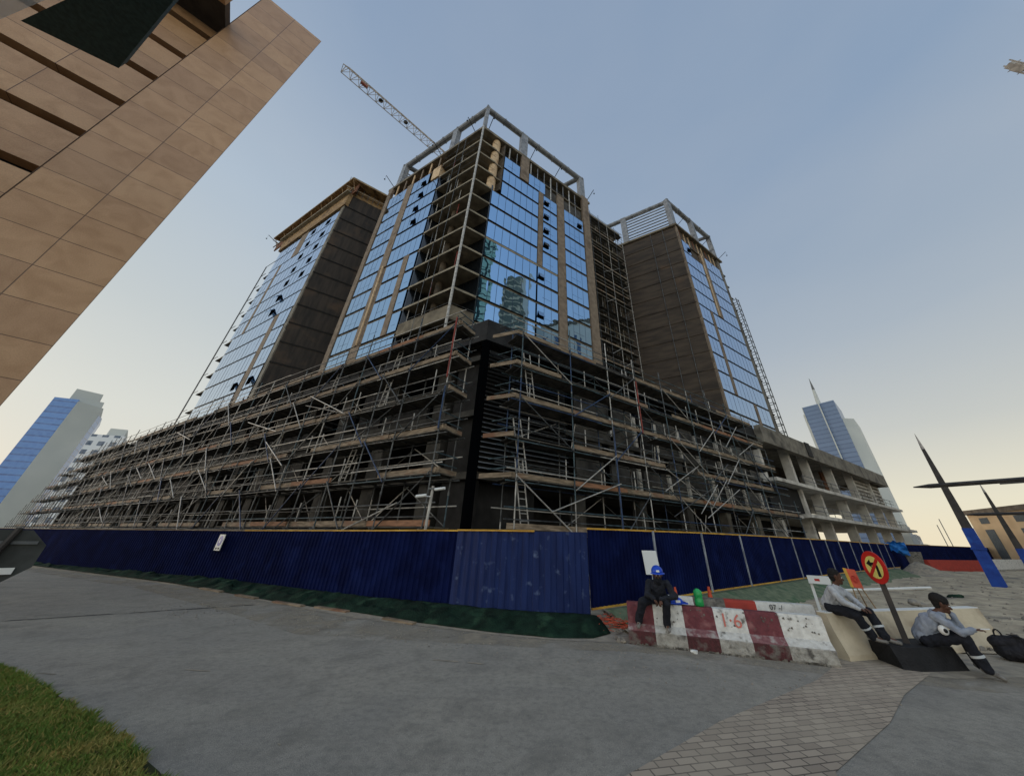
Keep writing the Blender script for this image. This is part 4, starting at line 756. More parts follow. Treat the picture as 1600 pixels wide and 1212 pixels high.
H4 = hoarding('site_hoarding', 'far blue hoarding across the back of the sandy lot', [(39.6, 38.6, .1, 2.75), (64, 54.0, .1, 2.9), (140, 96, .1, 3.2)], 'fence', panel=2.6, rib=.3, posts=False, bstrip=False)
# green net skirt
def drape(name, label, top, bot, m, cat='netting', nu=140, nv=8, seed=1, amp=.06, bulge=.1):
    def along(P_, t):
        L = [0]; 
        for a, c in zip(P_[:-1], P_[1:]): L.append(L[-1]+(Vector(c)-Vector(a)).length)
        s = t*L[-1]
        for i in range(len(P_)-1):
            if s <= L[i+1] or i == len(P_)-2: u = (s-L[i])/(L[i+1]-L[i]); return Vector(P_[i]).lerp(Vector(P_[i+1]), u)
    vs = []; 
    for j in range(nv+1):
        for i in range(nu+1):
            a = along(top, i/nu); c = along(bot, i/nu); v = j/nv; p = a.lerp(c, v); k_ = math.sin(v*math.pi)
            n1 = noise.noise(Vector((p.x*.9+seed, p.y*.9, v*1.2))); n2 = noise.noise(Vector((p.x*3.2+seed, p.y*3.2, v*2)))-abs(noise.noise(Vector((p.x*1.7+seed, p.y*1.7, v*.8))))*1.2
            n3 = abs(noise.noise(Vector((p.x*6+p.y*3, v*1.5, seed)))); p.z += k_*(bulge+amp*1.4*n1)+amp*.5*n2*(.3+k_)-.10*n3*k_; p.x += amp*n2*k_; p.y += amp*n1*k_*1.5
            p.z = max(p.z, .012+.01*(n2+.5)); vs.append(p)
    fs = [(j*(nu+1)+i, (j+1)*(nu+1)+i, (j+1)*(nu+1)+i+1, j*(nu+1)+i+1) for j in range(nv) for i in range(nu)]
    b = MB(); b.add(vs, fs, m); o = b.build(name, smooth=True); md = o.modifiers.new('thick', 'SOLIDIFY'); md.thickness = .008; return tag(o, label, cat)
drape('shade_net', 'dark green shade netting skirting the foot of the left hoarding', [(1.7, 10.72, .36), (.6, 10.78, .36), (-1.4, 11.4, .34), (-2.55, 12.05, .32), (-6.1, 13.55, .26), (-14.6, 17.85, .2), (-31.3, 24.0, .12), (-80, 45, .05)], [(1.75, 9.55, .02), (2.0, 10.2, .02), (.9, 9.7, .02), (-.9, 10.1, .02), (-3.2, 10.8, .02), (-5.2, 11.75, .02), (-8.6, 13.1, .02), (-17.0, 17.3, .02), (-26.9, 21.4, .02), (-60, 34.5, .02)][:0] or [(2.15, 10.35, .01), (1.6, 9.85, .01), (.6, 9.8, .01), (-.95, 10.2, .01), (-3.15, 11.05, .01), (-5.25, 12.1, .01), (-8.9, 13.6, .01), (-17.2, 17.9, .01), (-27.1, 21.9, .01), (-80, 44, .01)], 'net', nu=620, nv=12, seed=3, amp=.12, bulge=.10)

for i, (x, y, L, a) in enumerate([(-3.7, 11.12, 1.2, -28), (-6.4, 12.5, 1.5, -24), (-8.3, 13.22, 1.6, -25), (-10.7, 14.42, 1.4, -27), (-13.3, 15.82, 1.8, -27)]):
    b = MB(); d = Vector((math.cos(rad(180+a)), math.sin(rad(180+a)), 0)); c = Vector((x, y, .03)); b.bar(c-d*L/2, c+d*L/2, .16, .045, 'plank'); tag(b.build('loose_plank'), ['loose pale plank at the foot of the green net, nearest the corner', 'second loose plank along the foot of the green net', 'third loose plank along the foot of the green net', 'fourth loose plank along the foot of the green net', 'farthest loose plank along the foot of the green net'][i], 'plank', 'planks along the foot of the netting')
# ================================================================= barriers and street objects
def barrier_mb(L, prof, segs):   # prof: list of (n, z) front half from base outward; segs: [(s0,s1,mat)]
    b = MB(); full = prof+[(-n, z) for n, z in reversed(prof)]
    return b, full
def barrier(name, label, A, B, prof, segs, base_m='grime', group=None, wob=.008):
    A = Vector((*A, 0)); B = Vector((*B, 0)); d = (B-A); L = d.length; d.normalize(); n = Vector((d.y, -d.x, 0)); n = n if n.y < 0 else -n; fr = Fr(A, d, n)
    T = thing(name, label, 'barrier', A, group); full = prof+[(-q, z) for q, z in reversed(prof)]; b = MB(); rr = random.Random(3)
    for (s0, s1, m) in segs:
        k = max(1, int((s1-s0)/.16))
        for j in range(k):
            a = s0+(s1-s0)*j/k; c = s0+(s1-s0)*(j+1)/k
            for i in range(len(full)-1):
                (n0, z0), (n1, z1) = full[i], full[i+1]; mm = m
                zm = (z0+z1)/2; mm = m
                if m in ('maroon', 'white'): mm = m if zm > .4 else (m+'_worn' if zm > .26 else m+'_dirty')  # maroon ledge band is worn and also holds painted sky light
                def W(s, q, z): v = Vector((s*2.7, q*5, z*5)); return fr(s+ (0), q+wob*noise.noise(v)*1.3, z+(wob*noise.noise(v+Vector((5, 5, 5))) if z > .02 else 0))
                if z0 > z1: p = [W(a, n0, z0), W(c, n0, z0), W(c, n1, z1), W(a, n1, z1)]
                else: p = [W(a, n0, z0), W(c, n0, z0), W(c, n1, z1), W(a, n1, z1)]
                b.add(p, [(0, 1, 2, 3)], mm)
    e = 1
    for s, m in ((0, segs[0][2]), (L, segs[-1][2])): b.add([fr(s, q, z) for q, z in full], [tuple(range(len(full)))], m)
    b.build('barrier_body', T); return T, fr, L
PJ = [(.33, 0), (.345, .04), (.345, .25), (.335, .27), (.19, .385), (.13, .74), (.105, .80)]
A1, B1 = (2.48, 9.8), (6.42, 8.46)   # axis: front foot line is .33 in front
a1 = Vector((2.41, 9.50, 0)); b1 = Vector((6.28, 8.16, 0)); dd = (b1-a1).normalized(); nn = Vector((dd.y, -dd.x, 0)); nn = nn if nn.y < 0 else -nn
A1 = a1-nn*.33; B1 = b1-nn*.33; LB = (B1-A1).length
sg = [(0, .62, 'maroon'), (.62, 1.30, 'white'), (1.30, 1.97, 'maroon'), (1.97, 2.62, 'white'), (2.62, 3.28, 'maroon'), (3.28, LB, 'white')]
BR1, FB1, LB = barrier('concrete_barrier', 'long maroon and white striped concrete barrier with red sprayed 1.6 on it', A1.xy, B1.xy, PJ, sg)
# grimy worn foot of the barrier
b = MB(); rr = random.Random(4)
for i in range(60):
    s = rr.uniform(.1, LB-.1); w_ = rr.uniform(.03, .14); z = rr.uniform(.01, .05); b.add([FB1(s, .354, 0), FB1(s+w_, .354, 0), FB1(s+w_*.9, .354, z), FB1(s+w_*.1, .354, z*rr.uniform(.5, 1.3))], [(0, 1, 2, 3)], 'grime')
for i in range(46):
    s = rr.uniform(.65, LB-.05); z = rr.uniform(.46, .78); q = .19-(z-.385)*.169+.012; r = rr.uniform(.006, .022); b.add([FB1(s-r, q, z-r*.6), FB1(s+r, q, z-r), FB1(s+r*.8, q-.002, z+r), FB1(s-r*.7, q-.002, z+r*.7)], [(0, 1, 2, 3)], 'grime')
tag(b.build('chipped_patches', BR1), kind='stuff')
ty = (FB1(0, .12, .72)-FB1(0, .17, .42)).normalized(); tz = dd.cross(ty).normalized()
tz = tz if tz.y < 0 else -tz
text('1·6', .36, frame_mat(FB1(2.30, .155+.018, .585), dd, ty, tz), 'redink', 'sprayed_number', BR1, .003, .0)
# second striped barrier behind it
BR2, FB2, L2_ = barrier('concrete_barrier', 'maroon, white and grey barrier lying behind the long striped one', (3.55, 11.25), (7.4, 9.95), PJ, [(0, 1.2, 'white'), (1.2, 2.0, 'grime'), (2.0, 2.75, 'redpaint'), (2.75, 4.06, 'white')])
text('07 -/', .16, frame_mat(FB2(3.2, .17, .70), dd, ty, tz), 'ink', 'sprayed_number', BR2, .003)
PB = [(.30, 0), (.30, .1), (.16, .5), (.10, .80)]
BR3, FB3, L3_ = barrier('concrete_barrier', 'plain beige concrete barrier behind the sign plinth', (6.75, 8.85), (11.9, 10.15), PB, [(0, 5.31, 'beige')], wob=.005)
b = MB(); b.box(0, 5.31, -.10, .10, .801, .82, 'whitepl', FB3); b.build('top_edge', BR3)
BR4, _, _ = barrier('concrete_barrier', 'far red painted barrier in front of the back hoarding', (46.5, 42.0), (57.5, 45.6), [(.3, 0), (.3, .3), (.15, 1.25)], [(0, 11.57, 'redpaint')], wob=0)
BR5, _, _ = barrier('concrete_barrier', 'far off-white barrier to the right of the red one', (58.4, 45.4), (80, 55), [(.3, 0), (.3, .3), (.15, 1.4)], [(0, 23.6, 'white')], wob=0)
# litter and objects on the barriers
def rev(b, c, prof, m, k=20, T=None):
    vs = []; fs = []; c = Vector(c)
    for r, z in prof:
        for i in range(k): a = 2*math.pi*i/k; vs.append(c+Vector((r*math.cos(a), r*math.sin(a), z)))
    for j in range(len(prof)-1):
        for i in range(k): fs.append((j*k+i, j*k+(i+1) % k, (j+1)*k+(i+1) % k, (j+1)*k+i))
    fs.append(tuple(range(k-1, -1, -1))); fs.append(tuple(range((len(prof)-1)*k, len(prof)*k))); b.add(vs, fs, m)
b = MB(); c = FB1(1.72, .0, .805); rev(b, c, [(.09, 0), (.105, .03), (.10, .14), (.085, .17), (.10, .21), (.098, .30), (.05, .345), (.028, .36)], 'green_pl'); o = b.build('bottle', smooth=True); tag(o, 'translucent green plastic bottle standing on the striped barrier', 'bottle')
b = MB(); c = FB1(1.18, .0, .80); b.ball(c+Vector((0, 0, .07)), .15, 'helmet', (1.25, .9, .62), 18, 10); b.box(-.24, .24, -.17, .12, .035, .06, 'helmet', lambda x, y, z: c+Vector((x, y, z))); b.box(-.05, .06, -.155, -.13, .06, .11, 'whitepl', lambda x, y, z: c+Vector((x, y, z))); tag(b.build('safety_helmet', smooth=False), 'blue safety helmet with white logo lying on the striped barrier', 'helmet')
b = MB(); c = FB2(.8, -.55, 0); rev(b, c, [(.22, 0), (.22, .03), (.17, .04), (.045, .82), (.03, .96)], 'orange', 14); tag(b.build('traffic_cone'), 'small orange cone top showing behind the helmet', 'cone')
b = MB(); c = FB2(1.75, -.55, 0); rev(b, c, [(.22, 0), (.22, .03), (.17, .04), (.05, .86), (.035, 1.02)], 'orange', 14); tag(b.build('traffic_cone'), 'orange-red cone showing behind the green bottle', 'cone')
b = MB(); rev(b, (3.69, 8.88, 0.0), [(.045, 0), (.055, .05), (.056, .055)], 'whitepl', 12, None); b.ball((3.66, 8.9, .03), .07, 'whitepl', (1, .7, .45), 10, 6); tag(b.build('crumpled_cup'), 'crumpled white paper cup on the road by the striped barrier', 'litter')
b = MB(); b.ball((2.28, 9.55, .03), .06, 'dust', (1.2, .7, .5), 8, 5); tag(b.build('crumpled_paper'), 'scrap of pale paper at the left foot of the striped barrier', 'litter')
# crumpled orange mesh by the corner of the hoarding
b = MB(); rr = random.Random(8); base = Vector((2.3, 10.8, .05))
for i in range(260):
    a = base+Vector((rr.uniform(-.9, 1.5), rr.uniform(-.45, .55), 0)); a.z = .03+.30*max(0, 1-abs(a.x-2.2)/1.3)*rr.random(); c = a+Vector((rr.uniform(-.3, .3), rr.uniform(-.15, .15), rr.uniform(-.05, .08))); c.z = max(c.z, .015); b.tube(a, c, .009, 'meshor', 4)
tag(b.build('barrier_mesh'), 'crumpled orange plastic barrier mesh at the hoarding corner', 'netting')
drape('faded_net', 'faded green netting along the foot of the right hoarding', [(2.2, 11.1, .42), (7.15, 14.65, .5), (13.0, 19.1, .54), (21.6, 25.6, .56), (36, 35.5, .56)], [(2.9, 10.75, .02), (8.4, 14.1, .02), (14.6, 18.3, .02), (23.5, 24.9, .02), (38, 34.5, .02)], 'net2', nu=220, nv=7, seed=9, amp=.05, bulge=.08)
# white board leaning on the hoarding post
b = MB(); c = Vector((4.06, 12.2, 0)); b.hexa([c+Vector((-.20, -.02, 1.22)), c+Vector((.26, -.12, 1.22)), c+Vector((.26, -.10, 1.24)), c+Vector((-.20, .0, 1.22)), c+Vector((-.24, .04, 1.92)), c+Vector((.21, -.06, 1.90)), c+Vector((.21, -.04, 1.92)), c+Vector((-.24, .06, 1.92))], 'whitepl'); b.box(-.015, .015, .0, .03, 1.0, 1.3, 'post', lambda x, y, z: c+Vector((x, y, z))); tag(b.build('blank_board'), 'blank off-white board fixed to a post of the right hoarding', 'board')
# poster on the left hoarding
pc = Vector((-16.0, 18.42, 0)); pd = Vector((-.872, .49, 0)).normalized(); pn = Vector((-.49, -.872, 0)); fr = Fr(pc, pd, pn)
PO = thing('notice_board', 'small white notice with a round blue emblem high on the left hoarding', 'sign', pc+Vector((0, 0, 1.6)))
b = MB(); b.box(-.32, .32, .03, .06, 1.35, 2.08, 'whitepl', fr); b.build('board', PO)
b = MB(); b.tube(fr(0, .061, 1.78), fr(0, .067, 1.78), .23, 'blue_pl', 20); b.box(-.07, .07, .0675, .071, 1.70, 1.86, 'whitepl', fr); b.build('emblem', PO)
b = MB(); b.box(-.24, -.06, .061, .066, 1.40, 1.48, 'ink', fr); b.box(.04, .22, .061, .066, 1.40, 1.48, 'ink', fr); b.build('caption', PO)
# CCTV mast inside the hoarding
CC = thing('camera_mast', 'pole with two white security cameras standing just behind the hoarding corner', 'camera', (-3.97, 12.9, 0))
b = MB(); b.tube((-3.97, 12.9, 0), (-3.9, 12.92, 3.95), .055, 'tube_light', 8); b.box(-.16, .16, -.05, .05, 3.82, 3.88, 'tube', lambda x, y, z: Vector((-3.9+x, 12.9+y, z))); b.build('pole', CC)
for dx, dz in ((.32, .05), (-.36, -.22)):
    b = MB(); c = Vector((-3.9+dx, 12.8, 3.78+dz)); b.tube(c-Vector((.2, 0, .02)), c+Vector((.2, -.05, .03)), .055, 'whitepl', 10); b.tube(c, Vector((-3.9, 12.9, 3.78+dz)), .02, 'whitepl', 6); b.build('security_camera', CC)
# no-left-turn sign on its plinth
PL_ = thing('sign_plinth', 'low black angular plinth that carries the no-left-turn sign', 'plinth', (8.0, 8.5, 0))
b = MB(); bt = [(7.62, 8.85), (7.5, 8.12), (7.75, 8.02), (8.86, 8.16), (9.05, 8.9)]; tp = [(7.42, 8.62), (7.46, 8.2), (7.72, 8.05), (8.76, 8.2), (8.92, 8.9)]
n_ = 5; b.add([(x, y, 0) for x, y in bt]+[(x, y, .37) for x, y in tp], [tuple(range(n_-1, -1, -1)), tuple(range(n_, 2*n_))]+[(i, (i+1) % n_, n_+(i+1) % n_, n_+i) for i in range(n_)], 'black'); b.build('plinth_block', PL_)
NT = thing('road_sign', 'round red and yellow no-left-turn sign on a dark post between the seated men', 'road sign', (8.02, 8.36, .37))
b = MB(); fp = Fr(Vector((8.02, 8.38, 0)), Vector((.69, -.72, 0)), Vector((-.72, -.69, 0))); b.box(-.05, .05, -.03, .03, .37, 1.78, 'darkpole', fp); b.build('post', NT)
cn = Vector((7.93, 8.30, 1.755))
nsx = azv(188); nsz = Vector((0, 0, 1)); nsn = nsx.cross(nsz).normalized()
nsn = nsn if nsn.dot(-cn+Vector((0, 0, 1.755))) > 0 else -nsn
def disc(b, c, x, z, n, r, t0, t1, m, k=40):
    b.tube(c+n*t0, c+n*t1, r, m, k)
def sign_T(x, y, off): return cn+nsx*x+nsz*y+nsn*off
b = MB(); disc(b, cn, nsx, nsz, nsn, .325, .0, .018, 'signred'); b.build('sign_plate', NT)
b = MB(); disc(b, cn, nsx, nsz, nsn, .225, .018, .021, 'signyellow'); b.build('sign_face', NT)
def poly2(name, pts, off, m, th=.0015):
    b = MB(); k = len(pts); b.add([sign_T(x, y, off) for x, y in pts]+[sign_T(x, y, off+th) for x, y in pts], [tuple(range(k)), tuple(range(2*k-1, k-1, -1))]+[(i, (i+1) % k, k+(i+1) % k, k+i) for i in range(k)], m); b.build(name, NT)
SGN = 1 if nsx.x*math.cos(rad(-45))+nsx.y*math.sin(rad(-45)) > 0 else -1
poly2('arrow', [(SGN*x*1.2, y*1.15) for x, y in [(.03, -.16), (.10, -.16), (.10, .03), (.05, .085), (-.04, .085), (-.04, .135), (-.15, .06), (-.04, -.015), (-.04, .03), (.03, .03), (.045, .01)]], .0215, 'ink')
poly2('prohibition_bar', [(SGN*x, y) for x, y in [(.135, .185), (.185, .135), (-.135, -.185), (-.185, -.135)]], .0235, 'signred')
# back of an octagonal sign at the far left
OC = thing('octagonal_sign', 'grey back of an octagonal sign cut by the left edge, on a leaning post', 'road sign', (-7.5, 5.15, 0))
oc = Vector((-7.42, 5.10, 1.755)); ox = Vector((math.cos(rad(50)), math.sin(rad(50)), 0)); on = Vector((math.sin(rad(50)), -math.cos(rad(50)), 0)); R_o = .36
def ofr(x, n, z): return oc+ox*x+on*n+Vector((0, 0, z))
b = MB(); k = 8; ring = [(R_o*math.cos(rad(22.5+45*i)), R_o*math.sin(rad(22.5+45*i))) for i in range(8)]
b.add([ofr(x, 0, z) for x, z in ring]+[ofr(x, .012, z) for x, z in ring], [tuple(range(8)), tuple(range(15, 7, -1))]+[(i, (i+1) % 8, 8+(i+1) % 8, 8+i) for i in range(8)], 'signback'); b.build('sign_plate', OC)
b = MB(); b.tube(ofr(-.30, .06, -1.75), ofr(.02, .06, .36), .035, 'darkpole', 8); b.build('post', OC)
for z, w_ in ((.17, .25), (-.2, .2)): b = MB(); b.box(-.3, w_, .012, .035, z-.02, z+.02, 'signgrey', ofr); b.build('bracket', OC)
b = MB(); b.box(.02, .2, .036, .042, -.22, -.14, 'whitepl', ofr); b.build('sticker', OC)
# orange and yellow site sign leaning near the right hoarding, white trestle
OS = thing('site_sign', 'orange and yellow board with a spiral mark leaning near the right hoarding', 'sign', (11.3, 12.75, .0))
of = Fr(Vector((11.25, 12.75, 0)), Vector((.74, -.67, 0)), Vector((-.67, -.74, 0)))
def osf(x, y, z): return of(x*.42, y*.42, .95+(z-.7)*.55)
b = MB(); b.hexa([osf(-.28, .0, .72), osf(.42, -.05, .65), osf(.42, -.0, .65), osf(-.28, .05, .72), osf(-.36, -.3, 1.72), osf(.3, -.32, 1.66), osf(.3, -.27, 1.66), osf(-.36, -.25, 1.72)], 'orange'); b.build('board', OS)
b = MB(); b.hexa([osf(-.34, .04, .72), osf(-.16, .03, .70), osf(-.16, .08, .70), osf(-.34, .09, .72), osf(-.44, -.25, 1.74), osf(-.24, -.26, 1.72), osf(-.24, -.21, 1.72), osf(-.44, -.20, 1.74)], 'yellow'); b.build('yellow_band', OS)
b = MB(); pv = None
for i in range(40):
    t = i/39*4.2*math.pi; r = .04+.014*t; cx, cz = .07+r*math.cos(t), 1.17+r*math.sin(t); p = osf(cx, .08-(cz-.7)*.30, cz)
    if pv: b.tube(pv, p, .010, 'signred', 5)
    pv = p
b.build('spiral_mark', OS)
for q_ in ((-.25, -.3), (.3, .9), (.0, .3)): b = MB(); b.tube(osf(q_[0], -.02, .72), osf(q_[1], .25 if q_[0] else -.75, -.85), .018, 'timber', 6); b.build('leg', OS)
b = MB(); wf = Fr(Vector((9.9, 12.55, 0)), Vector((.78, -.62, 0)), Vector((-.62, -.78, 0))); b.box(-.32, .28, -.1, .1, 1.05, 1.28, 'whitepl', wf); b.box(-.3, -.22, -.08, .0, 0, 1.05, 'whitepl', wf); b.box(.18, .26, -.08, .0, 0, 1.05, 'whitepl', wf); b.box(-.14, .0, .1, .103, 1.13, 1.2, 'signred', wf); tag(b.build('trestle_board'), 'white trestle board behind the man in the grey shirt', 'barrier')
# blue tarp, skip, sand heap at the end of the hoarding
b = MB(); rr = random.Random(6)
TG = 14
for j in range(TG+1):
    pass
def ztp(u, v): 
    p = Vector((38.4+1.1*u, 38.0-1.1*u, 0)); n = noise.noise(Vector((u*3.5, v*3.5, 2))); return p+Vector((-.4*v+.3*n, -.4*v+.3*n, 2.95-1.6*v*(.5+u*.3)+.35*noise.noise(Vector((u*5, v*2, 7)))))
vs = [ztp(i/TG, j/TG) for j in range(TG+1) for i in range(TG+1)]
b.add(vs, [(j*(TG+1)+i, j*(TG+1)+i+1, (j+1)*(TG+1)+i+1, (j+1)*(TG+1)+i) for j in range(TG) for i in range(TG)], 'tarp')
tag(b.build('tarpaulin'), 'crumpled bright blue tarpaulin over the end of the right hoarding', 'tarpaulin')
b = MB(); b.hexa([(39.25, 36.95, .3), (39.85, 36.35, .3), (40.6, 37.1, .3), (40.0, 37.7, .3), (39.1, 37.1, 2.05), (40.0, 36.2, 2.05), (40.9, 37.1, 2.05), (40.0, 38.0, 2.05)], 'grime'); tag(b.build('skip_bin'), 'grey tapered waste bin beside the blue tarpaulin', 'bin')
def zheap(x, y): return -.05+1.15*math.exp(-((x-37.2)/1.5)**2-((y-34.3)/1.5)**2)*(1+.25*noise.noise(Vector((x*.8, y*.8, 0))))
grid('sand_heap', 28, 43, 27, 37, 60, 40, zheap, 'dust', smooth=True)
for n_, (x, y) in enumerate([(7.7, 11.9), (8.4, 12.6), (16.5, 16.0), (21.5, 18.7)]):
    b = MB(); rr = random.Random(n_+40)
    for i in range(5): b.ball((x+rr.uniform(-.3, .3), y+rr.uniform(-.2, .2), .08+.05*i*rr.random()), rr.uniform(.12, .22), ['black', 'grime', 'stone', 'net'][n_], (1.3, 1, .6), 8, 5)
    tag(b.build('debris_pile'), ['small dark scrap pile behind the grey-shirted man', 'heap of grimy rubble by the right hoarding', 'pile of pale stones far out on the sand', 'pile of dark green netting scraps on the sand'][n_], 'debris')
b = MB(); b.tube((17, 20.3, .12), (24.5, 22.6, .15), .07, 'whitepl', 6); tag(b.build('plastic_pipe'), 'white pipe lying on the sandy lot', 'pipe')
# tapering masts with cross arms
def mast(label, base, H_, arm, wrap, lit, k=1.0):
    T = thing('light_mast', label, 'mast', base); B_ = Vector(base); ft = Fr(B_, azv(142), azv(232))
    b = MB(); hs = [0, .15, .35, .6, .88]; rs_ = [.62, .58, .48, .36, .20]
    for i in range(4):
        z0, z1 = H_*hs[i], H_*hs[i+1]; r0, r1 = rs_[i]*k*.52, rs_[i+1]*k*.52
        b.hexa([ft(-r0, -r0*.5, z0), ft(r0, -r0*.5, z0), ft(r0, r0*.5, z0), ft(-r0, r0*.5, z0), ft(-r1, -r1*.5, z1), ft(r1, -r1*.5, z1), ft(r1, r1*.5, z1), ft(-r1, r1*.5, z1)], 'darkpole')
    b.build('shaft', T)
    b = MB(); b.tube(B_+Vector((0, 0, H_*.88)), B_+Vector((0, 0, H_)), .11*k, 'crane_w', 8, r2=.012); b.build('spire_tip', T)
    b = MB(); r0, r1 = .62*k*.57, .50*k*.57; z1 = wrap
    b.hexa([ft(-r0, -r0*.55, -.2), ft(r0, -r0*.55, -.2), ft(r0, r0*.55, -.2), ft(-r0, r0*.55, -.2), ft(-r1, -r1*.55, z1), ft(r1, -r1*.55, z1), ft(r1, r1*.55, z1), ft(-r1, r1*.55, z1)], 'bluewrap'); b.box(-.37*k, .37*k, -.22*k, .22*k, wrap*.62, wrap*.66, 'bluewrap', ft); b.build('blue_wrapping', T)
    z, l, r = arm; p = B_+Vector((0, 0, z)); ax = azv(142)
    b = MB(); b.tube(p-ax*l, p-ax*(l-.9), .04*k, 'darkpole', 8, r2=.17*k); b.tube(p-ax*(l-.9), p+ax*r, .17*k, 'darkpole', 8); b.tube(p+ax*r, p+ax*(r+1.2), .17*k, 'darkpole', 8, r2=.05); b.box(-.0, 2.2, -.15*k, .15*k, -.22*k, -.12*k, 'darkpole', lambda x, y, zz: p+ax*(r-2.6+x)+azv(52)*y+Vector((0, 0, zz))); b.build('cross_arm', T)
mast('tall dark tapering mast with a cross arm, its foot wrapped in blue, nearer one', (32.3, 25.3, 0), 10.9, (6.75, 1.6, 5.2), 3.7, None)
mast('far dark tapering mast with cross arm in front of the tan building', (52, 37.3, 0), 9.4, (6.0, 2.3, 4.2), 2.6, None, .95)
# ================================================================= stone building at upper left
T0 = P(-61.0, 14.0); tb = Vector((-1, -.86, 0)).normalized(); tn = Vector((.652, -.758, 0)); FT = Fr(T0, tb, tn)
def stonemat(name, bw, bh):
    m = bpy.data.materials.new(name); m.use_nodes = True; t = m.node_tree; p = t.nodes['Principled BSDF']; p.inputs['Roughness'].default_value = .45; p.inputs['Specular IOR Level'].default_value = .35
    co = t.nodes.new('ShaderNodeTexCoord'); mp = t.nodes.new('ShaderNodeMapping'); t.links.new(co.outputs['Object'], mp.inputs[0])
    ang = math.atan2(tb.y, tb.x); mp.inputs['Rotation'].default_value = (0, 0, -ang)
    s_ = t.nodes.new('ShaderNodeSeparateXYZ'); c_ = t.nodes.new('ShaderNodeCombineXYZ'); t.links.new(mp.outputs[0], s_.inputs[0]); t.links.new(s_.outputs[0], c_.inputs[0]); t.links.new(s_.outputs[2], c_.inputs[1])
    b = t.nodes.new('ShaderNodeTexBrick'); t.links.new(c_.outputs[0], b.inputs[0]); b.offset = 0; b.inputs['Scale'].default_value = 1; b.inputs['Brick Width'].default_value = bw; b.inputs['Row Height'].default_value = bh; b.inputs['Mortar Size'].default_value = .009; b.inputs['Mortar Smooth'].default_value = 0
    b.inputs['Color1'].default_value = lin(188, 150, 113); b.inputs['Color2'].default_value = lin(168, 132, 100); b.inputs['Mortar'].default_value = lin(96, 72, 56)
    n = t.nodes.new('ShaderNodeTexNoise'); n.inputs['Scale'].default_value = 1.7; n.inputs['Detail'].default_value = 12; n.inputs['Distortion'].default_value = .9; t.links.new(mp.outputs[0], n.inputs[0])
    r = t.nodes.new('ShaderNodeMapRange'); r.inputs[1].default_value = .4; r.inputs[2].default_value = .68; r.inputs[4].default_value = .65; t.links.new(n.outputs[0], r.inputs[0])
    x = t.nodes.new('ShaderNodeMix'); x.data_type = 'RGBA'; x.blend_type = 'MULTIPLY'; t.links.new(r.outputs[0], x.inputs[0]); t.links.new(b.outputs[0], x.inputs[6]); x.inputs[7].default_value = (.74, .68, .60, 1)
    n2 = t.nodes.new('ShaderNodeTexNoise'); n2.inputs['Scale'].default_value = 45; n2.inputs['Detail'].default_value = 3; t.links.new(mp.outputs[0], n2.inputs[0]); x2 = t.nodes.new('ShaderNodeMix'); x2.data_type = 'RGBA'; x2.blend_type = 'OVERLAY'; x2.inputs[0].default_value = .3; t.links.new(x.outputs[2], x2.inputs[6]); t.links.new(n2.outputs[0], x2.inputs[7])
    t.links.new(x2.outputs[2], p.inputs['Base Color']); bb = t.nodes.new('ShaderNodeBump'); bb.invert = True; bb.inputs['Strength'].default_value = .5; bb.inputs['Distance'].default_value = .01; t.links.new(b.outputs['Fac'], bb.inputs['Height']); t.links.new(bb.outputs[0], p.inputs['Normal']); return m
MT['tan_stone'] = stonemat('tan_marble_cladding', 1.22, .99); MT['tan_stone2'] = stonemat('tan_marble_cladding_wide', 2.1, .99)
MT['brownjoint'] = mat('brown_joint', (74, 56, 42))
TB = thing('stone_building', 'tan marble-clad building close by at the upper left, with dark slot windows', 'building', T0)
def tbuild(name, boxes, origin=True):
    b = MB()
    for (s0, s1, n0, n1, z0, z1, m) in boxes: b.box(s0, s1, n0, n1, z0, z1, m, FT)
    return b.build(name, TB, origin=(T0.x, T0.y, .28))
pp = [FT(0, 0, 0), FT(2.42, 0, 0), FT(2.42, -2.2, 0), FT(1.9, -2.4, 0)]
b = MB(); b.prism([(p.x, p.y) for p in pp], 0, 26.25, 'tan_stone'); b.build('corner_pier', TB, origin=(T0.x, T0.y, .28))
rows = [11.12+1.98*i for i in range(-6, 6)]     # slot undersides
bx = []; slots = []; zprev = 0
for z in rows:
    if z < .5: continue
    bx.append((2.42, 30, -1.2, -.45, zprev, z, 'tan_stone2')); slots.append(z); zprev = z+.34
bx.append((2.42, 30, -1.2, -.45, zprev, 22.6, 'tan_stone2')); tbuild('wall', bx)
for z in slots: b = MB(); b.box(2.42, 30, -1.2, -.85, z, z+.34, 'dark', FT); b.build('slot_window', TB)
b = MB(); b.box(2.42, 30, -1.2, .9, 21.9, 22.35, 'darkpole', FT); b.box(2.40, 30, .9, 1.15, 21.85, 22.7, 'tan_stone2', FT); b.build('cornice', TB)
MT['canopy'] = mat('dark_green_canopy', (66, 88, 88), (52, 70, 72), scale=14, rough=.7)
MT['frost'] = mat('frosted_glass', (225, 232, 236), rough=.4, alpha=.42); zc = 12.2; b = MB(); pts = [P(-72.0, 11), P(-77.4, 12.05), P(-77.5, 9.2), P(-75.6, 7.0)]
b.prism([(p.x, p.y) for p in pts], zc, zc+.35, 'canopy'); b.build('canopy', TB)
b = MB(); pts2 = [P(-77.9, 12.6), P(-84, 15.0), P(-86, 8.0), P(-77.9, 8.4)]; b.prism([(p.x, p.y) for p in pts2], zc+.0, zc+.03, 'frost'); b.build('glass_canopy', TB)
b = MB(); b.tube(P(-75.5, 9.5, zc+.3), FT(11.5, -.5, zc+3.9), .06, 'darkpole', 8); b.build('canopy_bracket', TB)
b = MB(); b.box(2.425, 2.445, -.45, .004, 0, 26.2, 'brownjoint', FT); b.build('shadow_joint', TB)
